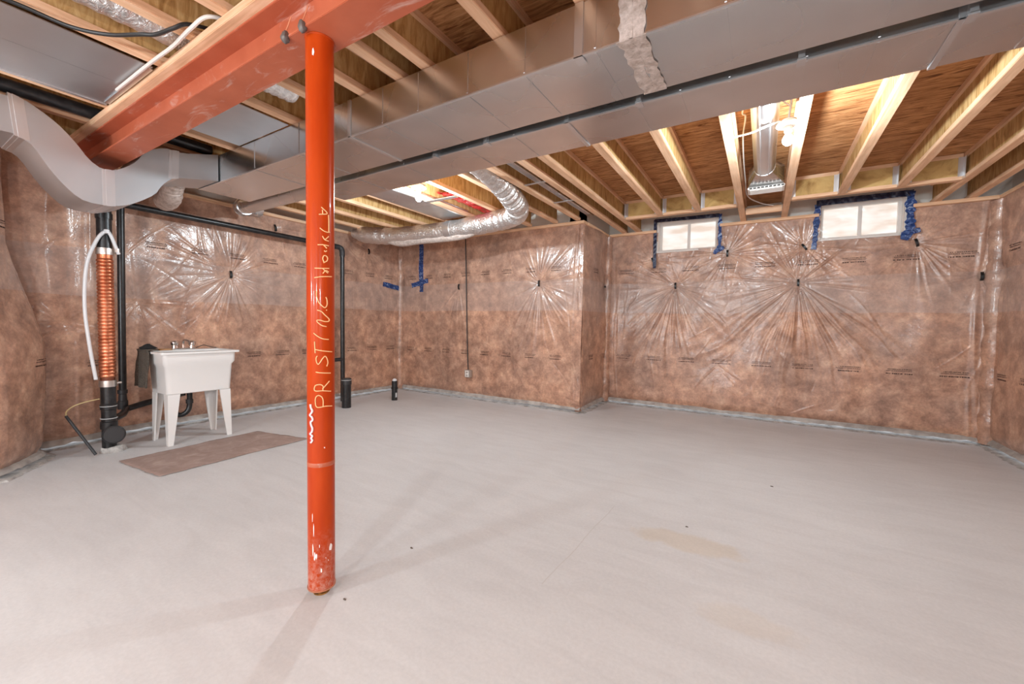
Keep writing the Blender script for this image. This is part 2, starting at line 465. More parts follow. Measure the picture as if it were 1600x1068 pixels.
class Wall:
    def __init__(s, name, pts, z0, z1, res, seed, stars=(), folds=(), lean=None, hole=None, bulge=0.014, ncrease=70, label='', cat='wall', flip=False):
        s.pts = np.array(pts, float)
        seg = np.hypot(*np.diff(s.pts, axis=0).T)
        s.cum = np.concatenate([[0], np.cumsum(seg)])
        s.stars, s.folds, s.lean, s.flip, s.seed, s.bulge = stars, folds, lean, flip, seed, bulge
        s.ncrease = ncrease
        s.big = WavyNoise(seed, (2.0, 4.0), 6)
        s.mid = WavyNoise(seed + 1, (14.0,), 12)
        s.hem = z0
        L = s.cum[-1]
        ns, nz = int(L / res) + 1, int((z1 - z0) / res) + 1
        S, Z = np.meshgrid(np.linspace(0, L, ns), np.linspace(z0, z1, nz))
        P = s.at(S.ravel(), Z.ravel()).reshape(-1, 3)
        idx = np.arange(ns * nz).reshape(nz, ns)
        q = np.stack([idx[:-1, :-1], idx[:-1, 1:], idx[1:, 1:], idx[1:, :-1]], -1).reshape(-1, 4)
        if flip:
            q = q[:, ::-1]
        if hole:
            sc, zc = S.ravel()[q].mean(1), Z.ravel()[q].mean(1)
            keep = np.ones(len(q), bool)
            for (a0, a1, b0, b1) in hole:
                keep &= ~((sc > a0) & (sc < a1) & (zc > b0) & (zc < b1))
            q = q[keep]
        me = bpy.data.meshes.new(name)
        me.vertices.add(len(P))
        me.vertices.foreach_set('co', P.ravel())
        me.loops.add(len(q) * 4)
        me.loops.foreach_set('vertex_index', np.ascontiguousarray(q).ravel().astype(np.int32))
        me.polygons.add(len(q))
        me.polygons.foreach_set('loop_start', np.arange(0, len(q) * 4, 4, dtype=np.int32))
        me.update(calc_edges=True)
        me.polygons.foreach_set('use_smooth', np.ones(len(q), bool))
        me.materials.append(M['insulation'])
        s.o = bpy.data.objects.new(name, me)
        COL.objects.link(s.o)
        s.o['kind'] = 'structure'
        tag(s.o, label, cat)
    def height(s, S, Z):
        h = s.bulge * s.big(S, Z) + 0.0035 * s.mid(S, Z * 0.45)
        for a in s.stars:
            h = h + star(S, Z, *a)
        r_ = np.random.default_rng(s.seed + 5)
        for (s0, spread, n, amp) in s.folds:          # upright folds beside a corner
            for k in range(n):
                c = s0 + r_.uniform(-spread, spread) + 0.03 * np.sin(Z * r_.uniform(1, 3) + r_.uniform(0, 6))
                w = r_.uniform(0.008, 0.022)
                h = h + amp * r_.uniform(-0.7, 1) * np.exp(-((S - c) / w) ** 2) * (0.6 + 0.4 * np.sin(Z * r_.uniform(1.5, 4) + k))
        # loose creases, mostly upright
        for k in range(s.ncrease):
            cs, cz = r_.uniform(0, s.cum[-1]), r_.uniform(0.15, 2.4)
            an, Lc, wc_ = r_.normal(PI / 2, 0.5), r_.uniform(0.08, 0.34), r_.uniform(0.006, 0.012)
            am = r_.uniform(0.002, 0.005) * (1 if r_.random() < 0.7 else -1)
            mk = (np.abs(S - cs) < 2.2 * Lc) & (np.abs(Z - cz) < 2.2 * Lc)
            if not np.any(mk):
                continue
            ds, dz = S[mk] - cs, Z[mk] - cz
            u_ = ds * math.cos(an) + dz * math.sin(an)
            v_ = -ds * math.sin(an) + dz * math.cos(an) + 0.25 * u_ * u_ * (1 if k % 2 else -1)
            h[mk] += am * np.exp(-(v_ / wc_) ** 2 - (u_ / Lc) ** 2)
        # pinch at the bottom hem
        h = h - 0.03 * np.exp(-((Z - s.hem) / 0.05) ** 2)
        return h
    def frame(s, S):
        x = np.interp(S, s.cum, s.pts[:, 0])
        y = np.interp(S, s.cum, s.pts[:, 1])
        e = 0.03
        dx = np.interp(S + e, s.cum, s.pts[:, 0]) - np.interp(S - e, s.cum, s.pts[:, 0])
        dy = np.interp(S + e, s.cum, s.pts[:, 1]) - np.interp(S - e, s.cum, s.pts[:, 1])
        l = np.hypot(dx, dy)
        k = -1 if s.flip else 1
        return x, y, k * dy / l, -k * dx / l
    def at(s, S, Z, off=0.0):
        S, Z = np.asarray(S, float), np.asarray(Z, float)
        x, y, nx, ny = s.frame(S)
        h = s.height(S, Z) + off
        if s.lean is not None:
            h = h + s.lean(S, Z)
        return np.stack([x + nx * h, y + ny * h, Z], -1)
    def patch(s, name, quads, mat, off=0.004):
        """thin pieces lying on the sheeting; quads in (s, z)"""
        arr = np.array(quads, float).reshape(-1, 2)
        P = s.at(arr[:, 0], arr[:, 1], off)
        n = len(arr) // 4
        me = MB()
        me.add([tuple(p) for p in P], [(4 * i, 4 * i + 1, 4 * i + 2, 4 * i + 3) for i in range(n)])
        return me.build(name, mat, s.o)
    def strip(s, name, path, w, mat, off=0.006, wob=0.0, th=0.0015):
        """a tape strip pressed on the wall following a path of (s, z)"""
        pts = []
        for i in range(len(path) - 1):
            a, b = path[i], path[i + 1]
            L = math.hypot(b[0] - a[0], b[1] - a[1])
            k = max(2, int(L / 0.02))
            for j in range(k):
                pts.append((a[0] + (b[0] - a[0]) * j / k, a[1] + (b[1] - a[1]) * j / k))
        pts.append(path[-1])
        rows = []
        for i, p in enumerate(pts):
            q0, q1 = pts[max(i - 1, 0)], pts[min(i + 1, len(pts) - 1)]
            d = Vector((q1[0] - q0[0], q1[1] - q0[1])).normalized()
            n = Vector((-d.y, d.x))
            rows.append([(p[0] + n.x * w * t + R.uniform(-wob, wob), p[1] + n.y * w * t + R.uniform(-wob, wob)) for t in (-0.5, 0, 0.5)])
        arr = np.array([c for r in rows for c in r])
        P0 = s.at(arr[:, 0], arr[:, 1], off)
        P1 = s.at(arr[:, 0], arr[:, 1], off - th - 0.004)
        m_ = MB()
        N = len(rows)
        fs = []
        for i in range(N - 1):
            for j in range(2):
                fs.append((i * 3 + j, i * 3 + j + 1, i * 3 + j + 4, i * 3 + j + 3))
        m_.add(P0, fs)
        ring = [(i * 3) for i in range(N)] + [(N - 1) * 3 + 1] + [i * 3 + 2 for i in range(N - 1, -1, -1)] + [1]
        m_.add([tuple(P0[i]) for i in ring] + [tuple(P1[i]) for i in ring], [(i, (i + 1) % len(ring), (i + 1) % len(ring) + len(ring), i + len(ring)) for i in range(len(ring))])
        return m_.build(name, mat, s.o, smooth=True)
    def prints(s, sl, z, w=0.20, seed=0):
        """rows of tiny factory print on the sheeting"""
        for k, s0 in enumerate(sl):
            r_ = random.Random(seed * 97 + k)
            qs = []
            for (dz, hh, n) in ((0.052, 0.008, 16), (0.034, 0.007, 20), (0.0, 0.012, 13)):
                x = -w / 2 + r_.uniform(0, 0.03)
                while x < w / 2 - r_.uniform(0, 0.02):
                    gw = r_.uniform(0.3, 1.0) * w / n
                    qs += [(s0 + x, z + dz), (s0 + x + gw, z + dz), (s0 + x + gw, z + dz + hh), (s0 + x, z + dz + hh)]
                    x += gw + r_.uniform(0.1, 0.5) * w / n * (2.2 if r_.random() < 0.15 else 1)
            s.patch('factory_print', qs, 'ink', 0.0035)
    def tab(s, s0, z, tilt=0.0):
        """black fastener: a bent plastic tab that pins the sheet"""
        c = s.at(np.array([s0]), np.array([z]), 0.0)[0]
        x, y, nx, ny = (v[0] for v in s.frame(np.array([s0])))
        tx, ty = -ny, nx
        ca, sa = math.cos(tilt), math.sin(tilt)
        def P(a, b, d):
            a2, b2 = a * ca - b * sa, a * sa + b * ca
            return (c[0] + tx * a2 + nx * d, c[1] + ty * a2 + ny * d, c[2] + b2)
        prof = [(-0.045, 0.020), (-0.02, 0.034), (0.01, 0.036), (0.045, 0.022)]
        rings = [[P(-0.012, b, d - 0.012), P(0.012, b, d - 0.012), P(0.012, b, d), P(-0.012, b, d)] for b, d in prof]
        o = MB().loft(rings).build('fastener', 'black_tab', s.o)
        return o
    def add_hem(s, seed=3, h=0.07):
        """bare sheeting below the batts, with the dark gap under it"""
        L = s.cum[-1]
        n = max(8, int(L / 0.05))
        r_ = np.random.default_rng(seed)
        S = np.linspace(0, L, n)
        x, y, nx, ny = s.frame(S)
        ln = s.lean(S, np.zeros_like(S) + s.hem) if s.lean is not None else 0
        wob = r_.normal(0, 0.003, n)
        rows = []
        for (z, o) in ((s.hem + 0.022, -0.022), (0.060, 0.006), (0.036, 0.020)):
            hz = z + (wob * 1.5 if z < 0.04 else 0)
            k = o + ln + wob
            rows.append(np.stack([x + nx * k, y + ny * k, np.zeros_like(x) + hz], -1))
        m_ = MB()
        fs = [(i * n + j, i * n + j + 1, (i + 1) * n + j + 1, (i + 1) * n + j) for i in range(2) for j in range(n - 1)]
        m_.add(np.concatenate(rows), fs)
        m_.build('plastic_hem', 'hem', s.o, smooth=True)
        # rough concrete footing line along the floor
        k0, k1 = 0.004 + ln, 0.060 + ln + np.abs(r_.normal(0, 0.016, n))
        a = np.stack([x + nx * (k0 - 0.12), y + ny * (k0 - 0.12), np.full(n, 0.010)], -1)
        b = np.stack([x + nx * (k1 - 0.02), y + ny * (k1 - 0.02), np.full(n, 0.008) + r_.uniform(0, 0.006, n)], -1)
        c = np.stack([x + nx * k1, y + ny * k1, np.full(n, 0.0005)], -1)
        m_ = MB()
        m_.add(np.concatenate([a, b, c]), fs)
        m_.build('mortar_lip', 'slab_edge', s.o, smooth=True)

XA, YB, XB, YC, XD = -5.60, 5.26, -2.11, 6.28, 2.05
JZ, SUB = 2.61, 2.85          # joist underside, subfloor underside
TOP = 2.575

# floor
fl = MB().box(-6.2, 2.6, -3.6, 7.0, -0.15, 0.0).build('floor', 'concrete')
struct(fl, 'pale pinkish grey bare concrete basement floor', 'floor')

rr = random.Random(77)
crk = [(-0.806 + 0.004 * math.sin(k * 0.5) + rr.uniform(-0.0015, 0.0015) - 0.023 * k / 24, 2.66 - 1.0 * k / 24) for k in range(25)]
ck = MB()
ck.add([(x - 0.0025, y, 0.0007) for x, y in crk] + [(x + 0.0025, y, 0.0007) for x, y in crk] + [(x, y, -0.004) for x, y in crk],
       [(k, k + 1, k + 26, k + 25) for k in range(24)] + [(k, k + 1, k + 51, k + 50) for k in range(24)])
ck.build('hairline_crack', 'crack', fl)

# ---- left wall (runs along y)
WLP = [(-5.45, 0.62), (-5.43, 0.95), (-5.46, 1.25), (-5.585, 1.46), (XA, 1.60), (XA, YB + 0.02)]
def sy(y):
    c = [0.0]
    for i in range(1, len(WLP)):
        c.append(c[-1] + math.hypot(WLP[i][0] - WLP[i - 1][0], WLP[i][1] - WLP[i - 1][1]))
    return float(np.interp(y, [p[1] for p in WLP], c))
wl = Wall('wall_left', WLP, 0.06, TOP, 0.0085, 21,
          stars=[(sy(2.52), 1.76, 0.66, 0.010, 74, 1), (sy(3.06), 2.44, 0.34, 0.007, 26, 2), (sy(4.59), 2.37, 0.40, 0.006, 24, 3), (sy(1.62), 1.38, 0.42, 0.010, 34, 4), (sy(1.30), 0.62, 0.35, 0.008, 26, 42), (sy(1.05), 1.15, 0.40, 0.008, 26, 44), (sy(4.05), 1.05, 0.5, 0.004, 16, 43)],
          folds=[(sy(1.12), 0.12, 7, 0.010), (sy(5.2), 0.05, 4, 0.010)],
          label='insulated wall wrapped in clear sheeting behind the white laundry tub', flip=False)
# ---- bulging wrapped corner at the far left edge of the photograph
LP = [(-4.62, -3.5), (-4.62, 0.25), (-4.66, 0.46), (-4.76, 0.60), (-4.92, 0.715), (-5.05, 0.795), (-5.14, 0.845), (-5.22, 0.860), (-5.32, 0.850), (-5.45, 0.80), (-5.75, 0.72)]
LFC = [0.0]
for _i in range(1, len(LP)):
    LFC.append(LFC[-1] + math.hypot(LP[_i][0] - LP[_i - 1][0], LP[_i][1] - LP[_i - 1][1]))
def lean_front(S, Z):
    return -0.15 * np.clip((Z - 0.95) / 0.85, 0, 1) ** 1.2 + 0.015 * np.sin(Z * 2.2)
wf = Wall('wall_left_front', LP, 0.05, TOP, 0.014, 33,
          stars=[(LFC[4], 1.25, 0.5, 0.010, 30, 5), (LFC[5], 0.45, 0.40, 0.010, 30, 6)], folds=[(LFC[7], 0.10, 5, 0.008)], lean=lean_front, bulge=0.012,
          label='bulging sheeted insulation at the left edge, nearest wrapped wall', flip=False)
# ---- back wall (runs along x) and the return beside it
wb = Wall('wall_back', [(XA, YB), (XB, YB)], 0.06, TOP, 0.0085, 45,
          stars=[(1.34, 1.80, 0.55, 0.006, 26, 7, 0.03, 0.6), (2.81, 1.80, 0.66, 0.010, 62, 8, 0.045, 0.35), (0.42, 1.84, 0.30, 0.006, 16, 9)],
          folds=[(0.03, 0.03, 3, 0.010), (3.42, 0.05, 3, 0.007)],
          label='insulated wall facing the camera with a small outlet, left of the bump corner', flip=False)
wr = Wall('wall_return', [(XB, YB), (XB, YC)], 0.06, TOP, 0.0105, 51,
          stars=[(0.93, 1.80, 0.5, 0.010, 30, 10)], folds=[(0.98, 0.06, 8, 0.016), (0.05, 0.05, 4, 0.006)],
          lean=lambda S, Z: 0.035 * np.sin(np.clip(S / 1.02, 0, 1) * PI) * np.clip((Z - 1.2) / 1.2, 0, 1),
          label='short wrapped side of the insulated bump beside the two-window wall', flip=False)
# ---- wall with the two windows
W1 = (-1.36, -0.58, 2.30, 2.72)
W2 = (0.55, 1.31, 2.30, 2.72)
OX = XB
wc = Wall('wall_window', [(XB, YC), (XD, YC)], 0.06, 2.76, 0.0080, 61,
          stars=[(-1.11 - OX, 1.80, 0.70, 0.012, 72, 11, 0.05, 0.45), (0.355 - OX, 1.785, 0.85, 0.012, 96, 12, 0.05, 0.45), (1.93 - OX, 1.79, 0.45, 0.008, 22, 13),
                 (-1.43 - OX, 2.18, 0.30, 0.009, 26, 14, 0.03), (-0.45 - OX, 2.21, 0.55, 0.010, 40, 15, 0.03), (0.40 - OX, 2.225, 0.50, 0.010, 40, 16, 0.03), (1.43 - OX, 2.19, 0.55, 0.010, 44, 17, 0.03)],
          folds=[(0.10, 0.10, 8, 0.012), (4.08, 0.06, 7, 0.014)],
          hole=[(W1[0] - OX, W1[1] - OX, W1[2], 3), (W2[0] - OX, W2[1] - OX, W2[2], 3), (0, W1[0] - OX, TOP, 3), (W1[1] - OX, W2[0] - OX, TOP, 3), (W2[1] - OX, 9, TOP, 3)],
          label='wide insulated wall under the two small basement windows', flip=False)
# ---- right wall
wd = Wall('wall_right', [(XD, YC), (XD, -3.5)], 0.06, TOP, 0.016, 71,
          stars=[(0.10, 1.79, 0.6, 0.010, 34, 18), (1.2, 2.2, 0.5, 0.008, 30, 19)], folds=[(0.06, 0.06, 6, 0.014)],
          label='insulated wall wrapped in sheeting at the right edge', flip=False)
wk = Wall('wall_rear', [(XD, -3.5), (-4.62, -3.5)], 0.06, TOP, 0.05, 81, ncrease=0, label='insulated wall behind the camera', flip=False)
for k, w in enumerate((wl, wf, wb, wr, wc, wd)):
    w.add_hem(seed=k + 3)

# sheeting bunched into the corners
def corner(w, x, y, r, z1, seed):
    rr = random.Random(seed)
    pts = [(x + rr.uniform(-0.006, 0.006), y + rr.uniform(-0.006, 0.006), 0.02 + (z1 - 0.02) * k / 60) for k in range(61)]
    MB().tube(pts, [r * (1 + 0.10 * math.sin(k * 0.7 + seed) + rr.uniform(-0.05, 0.05)) for k in range(61)], 14).build('corner_fold', 'insulation', w.o, smooth=True)
corner(wl, XA - 0.005, YB + 0.005, 0.065, TOP, 1)
corner(wb, XB - 0.045, YB + 0.045, 0.052, TOP, 2)
corner(wr, XB - 0.005, YC + 0.005, 0.075, TOP, 3)
corner(wc, XD + 0.01, YC + 0.01, 0.085, TOP, 4)

# factory print rows
wl.prints([sy(1.78 + 0.40 * k) for k in range(9)], 1.955, 0.19, 1)
wl.prints([sy(v) for v in (1.28, 2.35, 2.75, 3.12, 3.5, 3.88, 4.26, 4.64, 5.02)], 0.735, 0.19, 2)
wf.prints([LFC[3] + 0.05, LFC[5] + 0.05], 1.90, 0.22, 3)
wf.prints([LFC[6]], 0.79, 0.24, 4)
wb.prints([0.28 + 0.40 * k for k in range(8)], 1.965, 0.18, 5)
wb.prints([0.26 + 0.405 * k for k in range(8)], 0.715, 0.18, 6)
wr.prints([0.45], 1.965, 0.22, 7)
wr.prints([0.40, 0.92], 0.715, 0.2, 8)
wc.prints([0.30 + 0.45 * k for k in range(9)], 2.00, 0.23, 9)
wc.prints([0.28 + 0.452 * k for k in range(9)], 0.705, 0.23, 10)
wd.prints([0.25, 0.70], 0.72, 0.22, 11)
wd.prints([0.35], 2.0, 0.22, 12)
# fasteners
for s0, z, t in ((sy(2.52), 1.76, 0.05), (sy(3.06), 2.44, 0.2), (sy(4.59), 2.37, 0.05)):
    wl.tab(s0, z, t)
for s0, z, t in ((1.34, 1.80, 0.05), (2.81, 1.80, 0.0)):
    wb.tab(s0, z, t)
for x, z, t in ((-1.11, 1.80, 0.05), (0.355, 1.785, 0.0), (-1.43, 2.18, 0.4), (-0.45, 2.21, 0.0), (0.40, 2.225, 0.6), (1.43, 2.19, 0.25), (1.95, 1.79, 0.0)):
    wc.tab(x - OX, z, t)
wr.tab(0.97, 1.80, 1.3)
wd.tab(0.06, 1.79, 0.0)
# blue tape on the corner of the left and back walls
wb.strip('tape_strip', [(0.50, 2.56), (0.49, 1.74)], 0.095, 'blue_tape', wob=0.004)
wb.strip('tape_strip', [(0.27, 1.86), (0.66, 1.93)], 0.075, 'blue_tape', off=0.009, wob=0.005)
wl.strip('tape_strip', [(sy(4.86), 1.86), (sy(5.24), 1.81)], 0.08, 'blue_tape', off=0.012, wob=0.005)

# ------------------------------------------------------------------ ceiling: plywood panels
ce = MB().box(-6.2, 2.6, -3.6, 7.0, SUB + 0.018, SUB + 0.06).build('ceiling', 'plywood')
struct(ce, 'dark grained plywood subfloor above the joists', 'ceiling')
px = [-6.2, -5.0, -3.78, -2.55, -1.33, -0.11, 1.11, 2.6]
k = 0
for j, y0 in enumerate((-3.6, -1.9, 0.05, 2.49, 4.93)):
    y1 = (-1.9, 0.05, 2.49, 4.93, 7.0)[j]
    for i in range(len(px) - 1):
        MB().box(px[i] + 0.002, px[i + 1] - 0.002, y0 + 0.002, y1 - 0.002, SUB, SUB + 0.017).build('panel', 'plywood', ce)

# pale rim behind the joist ends, sill plates on the walls
def slab(name, x0, x1, y0, y1, z0, z1, mat, label=None, cat=None, bevel=0):
    o = MB().box(x0, x1, y0, y1, z0, z1).build(name, mat, bevel=bevel)
    struct(o, label, cat)
    return o
slab('wall_rim_window', XB - 0.05, XD + 0.4, YC + 0.16, YC + 0.25, 2.2, SUB, 'foam', 'pale foamed rim behind the joist ends over the window wall', 'wall')
slab('wall_rim_back', XA - 0.4, XB - 0.04, YB + 0.10, YB + 0.2, 2.5, SUB, 'foam', 'pale rim behind the joist ends over the outlet wall', 'wall')
slab('wall_rim_left', XA - 0.45, XA - 0.12, -3.5, YB + 0.2, 2.5, SUB, 'foam', 'pale rim above the laundry tub wall', 'wall')
slab('wall_rim_right', XD + 0.12, XD + 0.4, -3.5, YC + 0.25, 2.5, SUB, 'foam', 'pale rim above the right edge wall', 'wall')
slab('wall_rim_return', XB - 0.25, XB - 0.04, YB + 0.10, YC + 0.2, 2.57, SUB, 'foam', 'pale foamed rim above the short side of the bump', 'wall')
PLB = (0.036, 2.572, 2.609)
def plate(i, x0, x1, y0, y1, mat, where):
    slab('trim_%d' % i, x0, x1, y0, y1, PLB[1], PLB[2], mat, 'thin wooden top plate ' + where, 'plate', bevel=0.003)
plate(1, XB + 0.03, W1[0] - 0.02, YC - 0.05, YC + 0.12, 'lumber_x', 'left of the left window')
plate(2, W1[1] + 0.03, W2[0] - 0.02, YC - 0.05, YC + 0.12, 'lumber_x', 'between the two windows')
plate(3, W2[1] + 0.06, XD - 0.03, YC - 0.05, YC + 0.12, 'lumber_x', 'right of the right window')
plate(4, XA + 0.05, XB + 0.02, YB - 0.05, YB + 0.10, 'lumber_x', 'on the outlet wall')
plate(5, XB - 0.10, XB + 0.03, YB + 0.10, YC - 0.06, 'lumber', 'on the short side of the bump')
plate(6, XA - 0.12, XA + 0.04, -3.4, YB + 0.1, 'lumber', 'on the laundry tub wall')
plate(7, XD - 0.03, XD + 0.12, -3.4, YC + 0.1, 'lumber', 'on the right edge wall')

# ------------------------------------------------------------------ windows
def window(i, W, tape):
    x0, x1, z0, z1 = W
    yf = YC + 0.13
    w = thing('window_%d' % i, ((x0 + x1) / 2, YC, z0), ('narrow bright basement window, the left of the two' if i == 1 else 'narrow bright basement window, the right of the two'), 'window')
    w['kind'] = 'structure'
    f = 0.035
    for (a, b, c, d, n) in ((x0, x1, z0, z0 + f, 'bottom_rail'), (x0, x1, z1 - f, z1 + 0.03, 'top_rail'), (x0, x0 + f, z0 + f, z1 - f, 'side_jamb'), (x1 - f, x1, z0 + f, z1 - f, 'side_jamb')):
        MB().box(a, b, yf - 0.03, yf + 0.05, c, d).build(n, 'vinyl', w, bevel=0.004)
    xm = (x0 + x1) / 2 + 0.01
    MB().box(xm - 0.018, xm + 0.018, yf - 0.012, yf + 0.04, z0 + f, z1 - f).build('meeting_stile', 'vinyl', w, bevel=0.003)
    for a, b in ((x0 + f, xm - 0.018), (xm + 0.018, x1 - f)):
        MB().box(a, b, yf + 0.018, yf + 0.026, z0 + f, z1 - f).build('pane', 'daylight_pane', w)
    # reveal lining the opening
    rv = MB()
    for (a, b, c, d) in ((x0 - 0.02, x0, z0, z1 + 0.03), (x1, x1 + 0.02, z0, z1 + 0.03), (x0 - 0.02, x1 + 0.02, z0 - 0.02, z0)):
        rv.box(a, b, YC - 0.005, yf + 0.05, c, d)
    rv.build('reveal', 'vinyl', w)
    # film pulled over the opening, slightly creased
    nx, nz = 60, 34
    g = WavyNoise(90 + i, (9.0,), 10)
    vs, fs = [], []
    for b in range(nz):
        for a in range(nx):
            x = x0 - 0.02 + (x1 - x0 + 0.04) * a / (nx - 1)
            z = z0 - 0.02 + (z1 - z0 + 0.04) * b / (nz - 1)
            vs.append((x, YC - 0.018 + 0.006 * float(g(np.array(x * 2), np.array(z * 3 + x))), z))
    fs = [(b * nx + a, b * nx + a + 1, (b + 1) * nx + a + 1, (b + 1) * nx + a) for b in range(nz - 1) for a in range(nx - 1)]
    MB().add(vs, fs).build('clear_film', 'film', w, smooth=True)
    # tape frame
    def tp(path, wd, mat, wob, off=0.0):
        pts = [(p[0], YC - 0.034 - off, p[1]) for p in path]
        rows = []
        N = 0
        full = []
        for q in range(len(pts) - 1):
            a, b = Vector(pts[q]), Vector(pts[q + 1])
            kk = max(2, int((b - a).length / 0.03))
            full += [a + (b - a) * t / kk for t in range(kk)]
        full.append(Vector(pts[-1]))
        m_ = MB()
        rings = []
        for q, p in enumerate(full):
            d = (full[min(q + 1, len(full) - 1)] - full[max(q - 1, 0)]).normalized()
            n = Vector((-d.z, 0, d.x))
            ww = wd * (0.5 + R.uniform(-wob, wob))
            dy = R.uniform(-0.004, 0.004)
            a, b = p + n * ww, p - n * ww
            rings.append([a + Vector((0, dy, 0)), b + Vector((0, -dy, 0)), b + Vector((0, 0.003 - dy, 0)), a + Vector((0, 0.003 + dy, 0))])
        m_.loft(rings).build('tape', mat, w)
    for k, (path, wd, mat, wob) in enumerate(tape):
        tp(path, wd, mat, wob, 0.002 * k)
    return w
window(1, W1, [([(W1[0] - 0.04, 2.76), (W1[0] - 0.035, 2.06)], 0.045, 'navy_tape', 0.05), ([(W1[0] - 0.05, 2.745), (W1[1] + 0.02, 2.725)], 0.05, 'navy_tape', 0.02),
               ([(W1[1] + 0.03, 2.74), (W1[1] + 0.035, 2.30), (W1[1] - 0.03, 2.21)], 0.045, 'blue_tape', 0.22), ([(W1[1] + 0.0, 2.25), (W1[1] + 0.09, 2.29)], 0.05, 'blue_tape', 0.12)])
window(2, W2, [([(W2[0] - 0.035, 2.72), (W2[0] - 0.05, 2.30), (W2[0] - 0.06, 2.18)], 0.055, 'blue_tape', 0.2), ([(W2[0] - 0.05, 2.735), (W2[1] + 0.06, 2.735)], 0.07, 'navy_tape', 0.02),
               ([(W2[1] + 0.035, 2.75), (W2[1] + 0.045, 2.36), (W2[1] + 0.0, 2.22)], 0.075, 'blue_tape', 0.2), ([(W2[1] + 0.04, 2.30), (W2[1] + 0.13, 2.32)], 0.06, 'blue_tape', 0.1)])
# window wells outside: pale walls that the daylight falls into
for i, W in ((1, W1), (2, W2)):
    o = MB().box(W[0] - 0.3, W[1] + 0.3, 6.95, 7.0, 1.9, 3.2).build('wall_well_%d' % i, 'well_wall')
    struct(o, 'pale window well wall outside the %s window' % ('left' if i == 1 else 'right'), 'wall')

# ------------------------------------------------------------------ floor joists
FW, FH = 0.066, 0.038
def joist(x, y0, y1, label):
    t = thing('floor_joist', (x, y0, JZ), label, 'joist', 'floor joists overhead')
    MB().box(x - FW / 2, x + FW / 2, y0, y1, JZ, JZ + FH).build('bottom_flange', 'lumber', t, bevel=0.003)
    MB().box(x - 0.012, x + 0.012, y0, y1, JZ + FH, SUB - FH).build('web', 'web', t)
    MB().box(x - FW / 2, x + FW / 2, y0, y1, SUB - FH, SUB - 0.0005).build('top_flange', 'lumber', t)
    return t
JOISTS = [(-5.25, 5.20), (-4.78, 5.20), (-4.25, 5.20), (-3.80, 5.20), (-3.36, 5.20), (-2.91, 5.20), (-2.50, 5.20), (-2.17, 5.20), (-1.85, 6.36), (-1.645, 6.36),
          (-1.165, 5.455), (-0.725, 5.455), (-0.275, 6.36), (0.175, 6.36), (0.645, 5.455), (1.105, 5.455), (1.56, 6.36), (1.83, 6.36)]
ORD = ['first', 'second', 'third', 'fourth', 'fifth', 'sixth', 'seventh', 'eighth', 'ninth', 'tenth']
for k, (x, y1) in enumerate(JOISTS):
    n = len(JOISTS) - 1 - k
    if n < 9:
        lab = 'pale floor joist, %s counting from the right wall' % ORD[n]
    else:
        lab = 'pale floor joist, %s counting from the laundry tub wall' % ORD[k]
    if abs(x + 0.275) < 0.01:
        lab = 'pale floor joist just left of the round pipe and ceiling register'
    if abs(x - 0.175) < 0.01:
        lab = 'pale floor joist just right of the round pipe and hanging bulb'
    joist(x, -3.45, y1, lab)
# headers over the windows with joist hangers
def header(x0, x1, label, hx):
    t = thing('header_beam', ((x0 + x1) / 2, 5.48, JZ), label, 'header')
    MB().box(x0, x1, 5.46, 5.50, JZ + 0.036, SUB - 0.036).build('web', 'header', t)
    MB().box(x0, x1, 5.455, 5.525, JZ + 0.001, JZ + 0.036).build('bottom_flange', 'lumber_x', t, bevel=0.003)
    MB().box(x0, x1, 5.455, 5.525, SUB - 0.036, SUB - 0.001).build('top_flange', 'lumber_x', t)
    # darker factory-stamped patches
    for (a, b) in hx:
        h = MB()
        h.box(a - 0.0015, a + 0.0015 , 5.40, 5.459, JZ + 0.004, JZ + 0.20)
        h.box(a, a + b * 0.035, 5.452, 5.4585, JZ + 0.03, JZ + 0.205)
        h.build('joist_hanger', 'galvanised_bright', t)
    return t
FO = FW / 2 + 0.003
header(-1.608, -0.312, 'board header with metal hangers above the left window',
       [(-1.165 - FO, -1), (-1.165 + FO, 1), (-0.725 - FO, -1), (-0.725 + FO, 1), (-1.645 + FO, 1), (-0.275 - FO, -1)])
header(0.212, 1.523, 'board header with metal hangers above the right window',
       [(0.645 - FO, -1), (0.645 + FO, 1), (1.105 - FO, -1), (1.105 + FO, 1), (0.175 + FO, 1), (1.56 - FO, -1)])
# blocking between the two trimmers over the register
b = MB().box(-0.238, 0.138, 5.90, 5.94, JZ + 0.001, JZ + 0.075).build('blocking_board', 'lumber_x', bevel=0.003)
tag(b, 'short board nailed between two joists behind the ceiling register', 'board')

